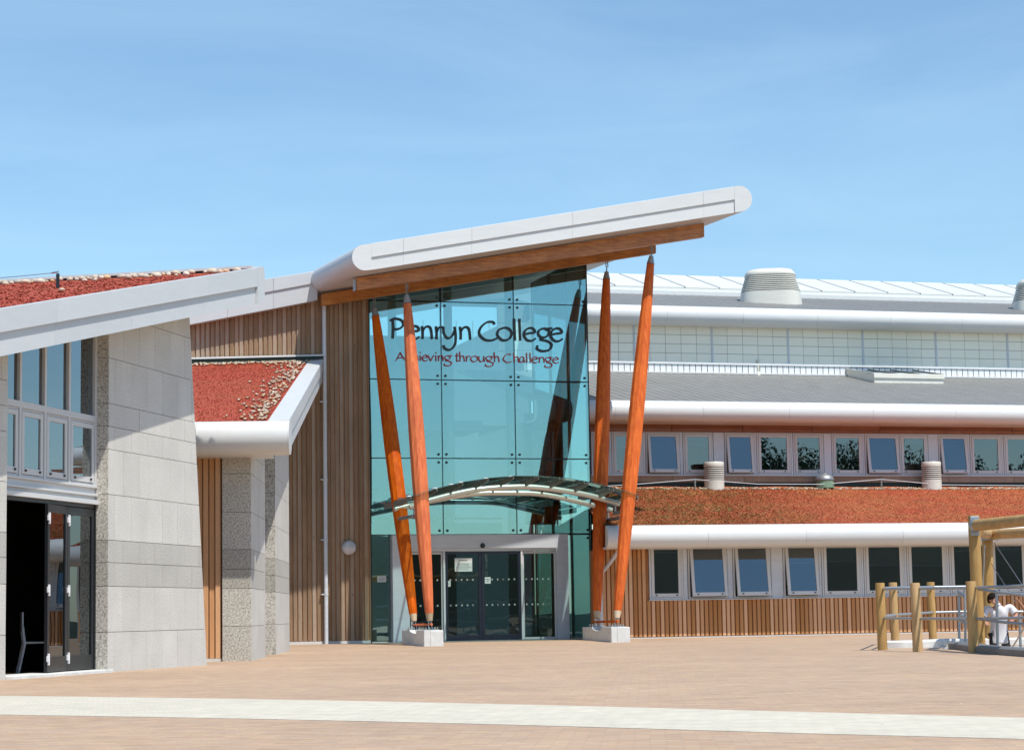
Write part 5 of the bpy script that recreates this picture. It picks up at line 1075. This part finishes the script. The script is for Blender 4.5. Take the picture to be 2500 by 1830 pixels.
def fingers(wr, palm, d, up, s=1.0):
    """five short chains rooted in the palm"""
    d = Vector(d).normalized(); up = Vector(up).normalized(); sd_ = d.cross(up); palm = Vector(palm); out = []
    for k, (off, l) in enumerate(((-.028, .062), (-.010, .072), (.010, .068), (.027, .052))):
        r0 = palm+sd_*off*s+d*.03; a = r0+d*l*.5*s-up*.008; b = a+d*l*.4*s-up*.025*s; out.append([(tuple(palm), .026*s), (tuple(r0), .011), (tuple(a), .0095), (tuple(b), .0085)])
    t0 = palm-sd_*.035*s-d*.01; t1 = t0+d*.035-sd_*.022; out.append([(tuple(palm), .026*s), (tuple(t0), .013), (tuple(t1), .0105), (tuple(t1+d*.02), .009)])
    return out
def person(M4, J, label, skinm, shirtm, legm, long_leg=False):
    V = {k: Vector(v) for k, v in J.items()}
    mid = lambda a, b, t=.5: tuple(Vector(a).lerp(Vector(b), t))
    ch = [[(tuple(V['pelvis']), .10), (mid(V['pelvis'], V['chest']), .10), (tuple(V['chest']), .115), (tuple(V['neck']), .05), (tuple(V['throat']), .046), (tuple(V['jaw']), .064), (tuple(V['head']), (.088, .092)), (tuple(V['crown']), .066)]]
    hd = V['head']; fw = V['face']; sdv = V['crown'].__sub__(V['jaw']).normalized().cross(fw).normalized()
    ch.append([(tuple(hd), (.088, .092)), (tuple(hd+fw*.088-(V['crown']-V['jaw']).normalized()*.02), .018), (tuple(hd+fw*.104-(V['crown']-V['jaw']).normalized()*.03), .010)])
    for s in (-1, 1): ch.append([(tuple(hd), (.088, .092)), (tuple(hd+sdv*s*.088), .018), (tuple(hd+sdv*s*.098+fw*-.01), .012)])
    for s in 'LR':
        ch.append([(tuple(V['chest']), .115), (tuple(V['sh'+s]), .058), (mid(V['sh'+s], V['el'+s]), .043), (tuple(V['el'+s]), .036), (mid(V['el'+s], V['wr'+s]), .034), (tuple(V['wr'+s]), .024), (tuple(V['pa'+s]), .026)])
        ch += fingers(V['wr'+s], V['pa'+s], V['pa'+s]-V['wr'+s], (0, -.2, 1))
        ch.append([(tuple(V['pelvis']), .10), (tuple(V['hip'+s]), .085), (mid(V['hip'+s], V['kn'+s]), .07), (tuple(V['kn'+s]), .053), (mid(V['kn'+s], V['an'+s]), .05), (tuple(V['an'+s]), .034), (tuple(V['an'+s]+Vector((0, -.06, -.035))), .036), (tuple(V['an'+s]+Vector((0, -.15, -.045))), .028)])
    root = link('person', None, M4); tag(root, label, 'person', 'people at the sunken play area'); skin('body', ch, skinm, M4, root)
    sh = [[(tuple(V['pelvis']+Vector((0, 0, -.155))), (.205, .165)), (tuple(V['pelvis']+Vector((0, 0, -.145))), (.21, .17)), (tuple(V['pelvis']+Vector((0, 0, .02))), (.195, .155)), (mid(V['pelvis'], V['chest'], .6), (.185, .145)), (tuple(V['chest']), (.175, .13)), (mid(V['chest'], V['neck'], .75), .078), (tuple(V['neck']), .064)]]
    for s in 'LR': sh.append([(tuple(V['chest']), (.175, .13)), (tuple(V['sh'+s]), .08), (mid(V['sh'+s], V['el'+s], .45), .07), (mid(V['sh'+s], V['el'+s], .80), .078), (mid(V['sh'+s], V['el'+s], .83), .078)])
    skin('shirt', sh, shirtm, M4, root)
    sr = []
    for s in 'LR': sr.append([(tuple(V['pelvis']), .118), (tuple(V['hip'+s]), .104), (mid(V['hip'+s], V['kn'+s]), .09), (mid(V['hip'+s], V['kn'+s], 1.0 if not long_leg else .99), .08)] + ([(tuple(V['an'+s]), .055)] if long_leg else []))
    skin('shorts', sr, legm, M4, root)
    up = (V['crown']-V['jaw']).normalized()
    # hair: a cap over crown and back of the head
    b = bmesh.new(); bmesh.ops.create_icosphere(b, subdivisions=4, radius=1.0); c = hd+up*.012
    for v in b.verts:
        n = v.co.normalized(); f = n.dot(fw); u = n.dot(up); rad = .108+.005*math.sin(n.x*23+n.y*17)*math.sin(n.z*29); v.co = c+Vector((n.x*.101, n.y*.108, n.z*.118))*(rad/.108)
        if f > .35 and u < .25 or u < -.55: v.co = c+n*.06
    me = bpy.data.meshes.new('hair'); b.to_mesh(me); b.free(); me.materials.append(M['hair']); me.polygons.foreach_set('use_smooth', [True]*len(me.polygons)); link('hair', me, M4, root)
    for s in (-1, 1): O('eye', MB().lathe([(.001, -.005), (.006, -.003), (.006, .003), (.001, .005)], seg=10), M['hair'], type('Q', (), {'M': M4 @ Matrix.Translation(hd+fw*.084+sdv*s*.032+up*.008)})(), root, smooth=60)
    O('mouth', MB().box(-.02, .02, -.006, .006, -.006, .006), M['lip'], type('Q', (), {'M': M4 @ Matrix.Translation(hd+fw*.083-up*.055)})(), root)
    return root
bx = atY(2436, 1500, 40.6)
Mb = Matrix.Translation((bx.x, 40.6, -.55))
person(Mb, dict(pelvis=(.02, .06, .80), chest=(.02, -.03, 1.22), neck=(-.03, -.10, 1.41), throat=(-.06, -.15, 1.45), jaw=(-.10, -.22, 1.43), head=(-.13, -.235, 1.47), crown=(-.165, -.24, 1.555), face=(-.12, -.85, -.5),
    shL=(-.21, -.06, 1.31), elL=(-.33, -.18, 1.12), wrL=(-.315, -.36, 1.06), paL=(-.31, -.42, 1.045), shR=(.23, -.06, 1.33), elR=(.31, -.16, 1.17), wrR=(.22, -.36, 1.11), paR=(.18, -.42, 1.10),
    hipL=(-.08, .06, .78), knL=(-.10, -.03, .44), anL=(-.11, .02, .08), hipR=(.12, .06, .78), knR=(.15, -.03, .44), anR=(.16, .02, .08)), 'dark haired person in white polo shirt bending forward behind the railing', M['skin'], M['shirt'], M['shorts'])
bx = atY(2550, 1500, 40.0); Mp = Matrix.Translation((bx.x, 40.0, -.55))
person(Mp, dict(pelvis=(.05, .02, .86), chest=(.0, -.02, 1.26), neck=(-.03, -.05, 1.46), throat=(-.05, -.07, 1.50), jaw=(-.08, -.09, 1.53), head=(-.09, -.09, 1.58), crown=(-.09, -.09, 1.66), face=(-.95, -.25, -.15),
    shL=(-.16, -.12, 1.36), elL=(-.345, -.2, 1.175), wrL=(-.47, -.24, 1.36), paL=(-.53, -.25, 1.44), shR=(.19, .02, 1.38), elR=(.26, .0, 1.12), wrR=(.18, -.2, 1.0), paR=(.15, -.26, .97),
    hipL=(-.05, 0, .84), knL=(-.07, -.04, .46), anL=(-.07, .02, .08), hipR=(.14, .03, .84), knR=(.16, -.02, .46), anR=(.17, .05, .08)), 'person in grey T-shirt at the right edge with bent bare forearm raised', M['skin2'], M['grey_tee'], M['shorts'])

# ------------------------------------------------------------------ trees across the road behind the camera: seen mirrored in the windows
def crown_mesh(seed):
    r = random.Random(seed); mb = MB(); blobs = [(Vector((r.uniform(-.55, .55), r.uniform(-.55, .55), r.uniform(.42, .95))), r.uniform(.16, .32)) for _ in range(16)]
    for c, rad in blobs:
        for k in range(1500):
            d = Vector((r.gauss(0, 1), r.gauss(0, 1), r.gauss(0, 1))).normalized(); p = c+d*rad*r.uniform(.6, 1.05); a = Vector((r.gauss(0, 1), r.gauss(0, 1), r.gauss(0, 1))).normalized()*.013; b = d.cross(a).normalized()*.011
            mb.add([p-a, p+b, p+a, p-b], [(0, 1, 2, 3)])
    m = mb.mesh('crown'); m.materials.append(M['leaf']); return m
CR = [crown_mesh(3), crown_mesh(9)]
tk = MB().ring([(0, 0, -.02), (.01, 0, .2), (-.01, .01, .5), (0, 0, .85)], [.035, .026, .018, .006], 9)
for a in range(7): an = a*.9; tk.ring([(0, 0, .28+.06*a), (.16*math.cos(an), .16*math.sin(an), .42+.06*a), (.34*math.cos(an), .34*math.sin(an), .5+.06*a)], [.014, .009, .004], 6)
tk = tk.mesh('trunk', 50); tk.materials.append(M['bark'])
for i, (x, y, hgt) in enumerate(((84, -19, 13.5), (95, -30, 12.5), (112, -22, 14))):
    z = hillz(x, y); Q = Matrix.Translation((x, y, z)) @ Matrix.Rotation(i*1.3, 4, 'Z') @ Matrix.Diagonal((hgt*.8, hgt*.8, hgt, 1))
    t = link('tree', None, Matrix.Translation((x, y, z))); tag(t, ('tall leafy tree across the road, mirrored in the upper windows', 'leafy tree on the bank behind the tall one, mirrored in the upper windows', 'tallest tree across the road, farthest to the right')[i], 'tree', 'trees mirrored in the windows'); link('crown', CR[i % 2], Q, t); link('trunk', tk, Q, t)
bpy.context.view_layer.update()
print('objects', len(bpy.data.objects), 'tris', sum(len(o.data.polygons)*2 for o in bpy.data.objects if o.type == 'MESH'))
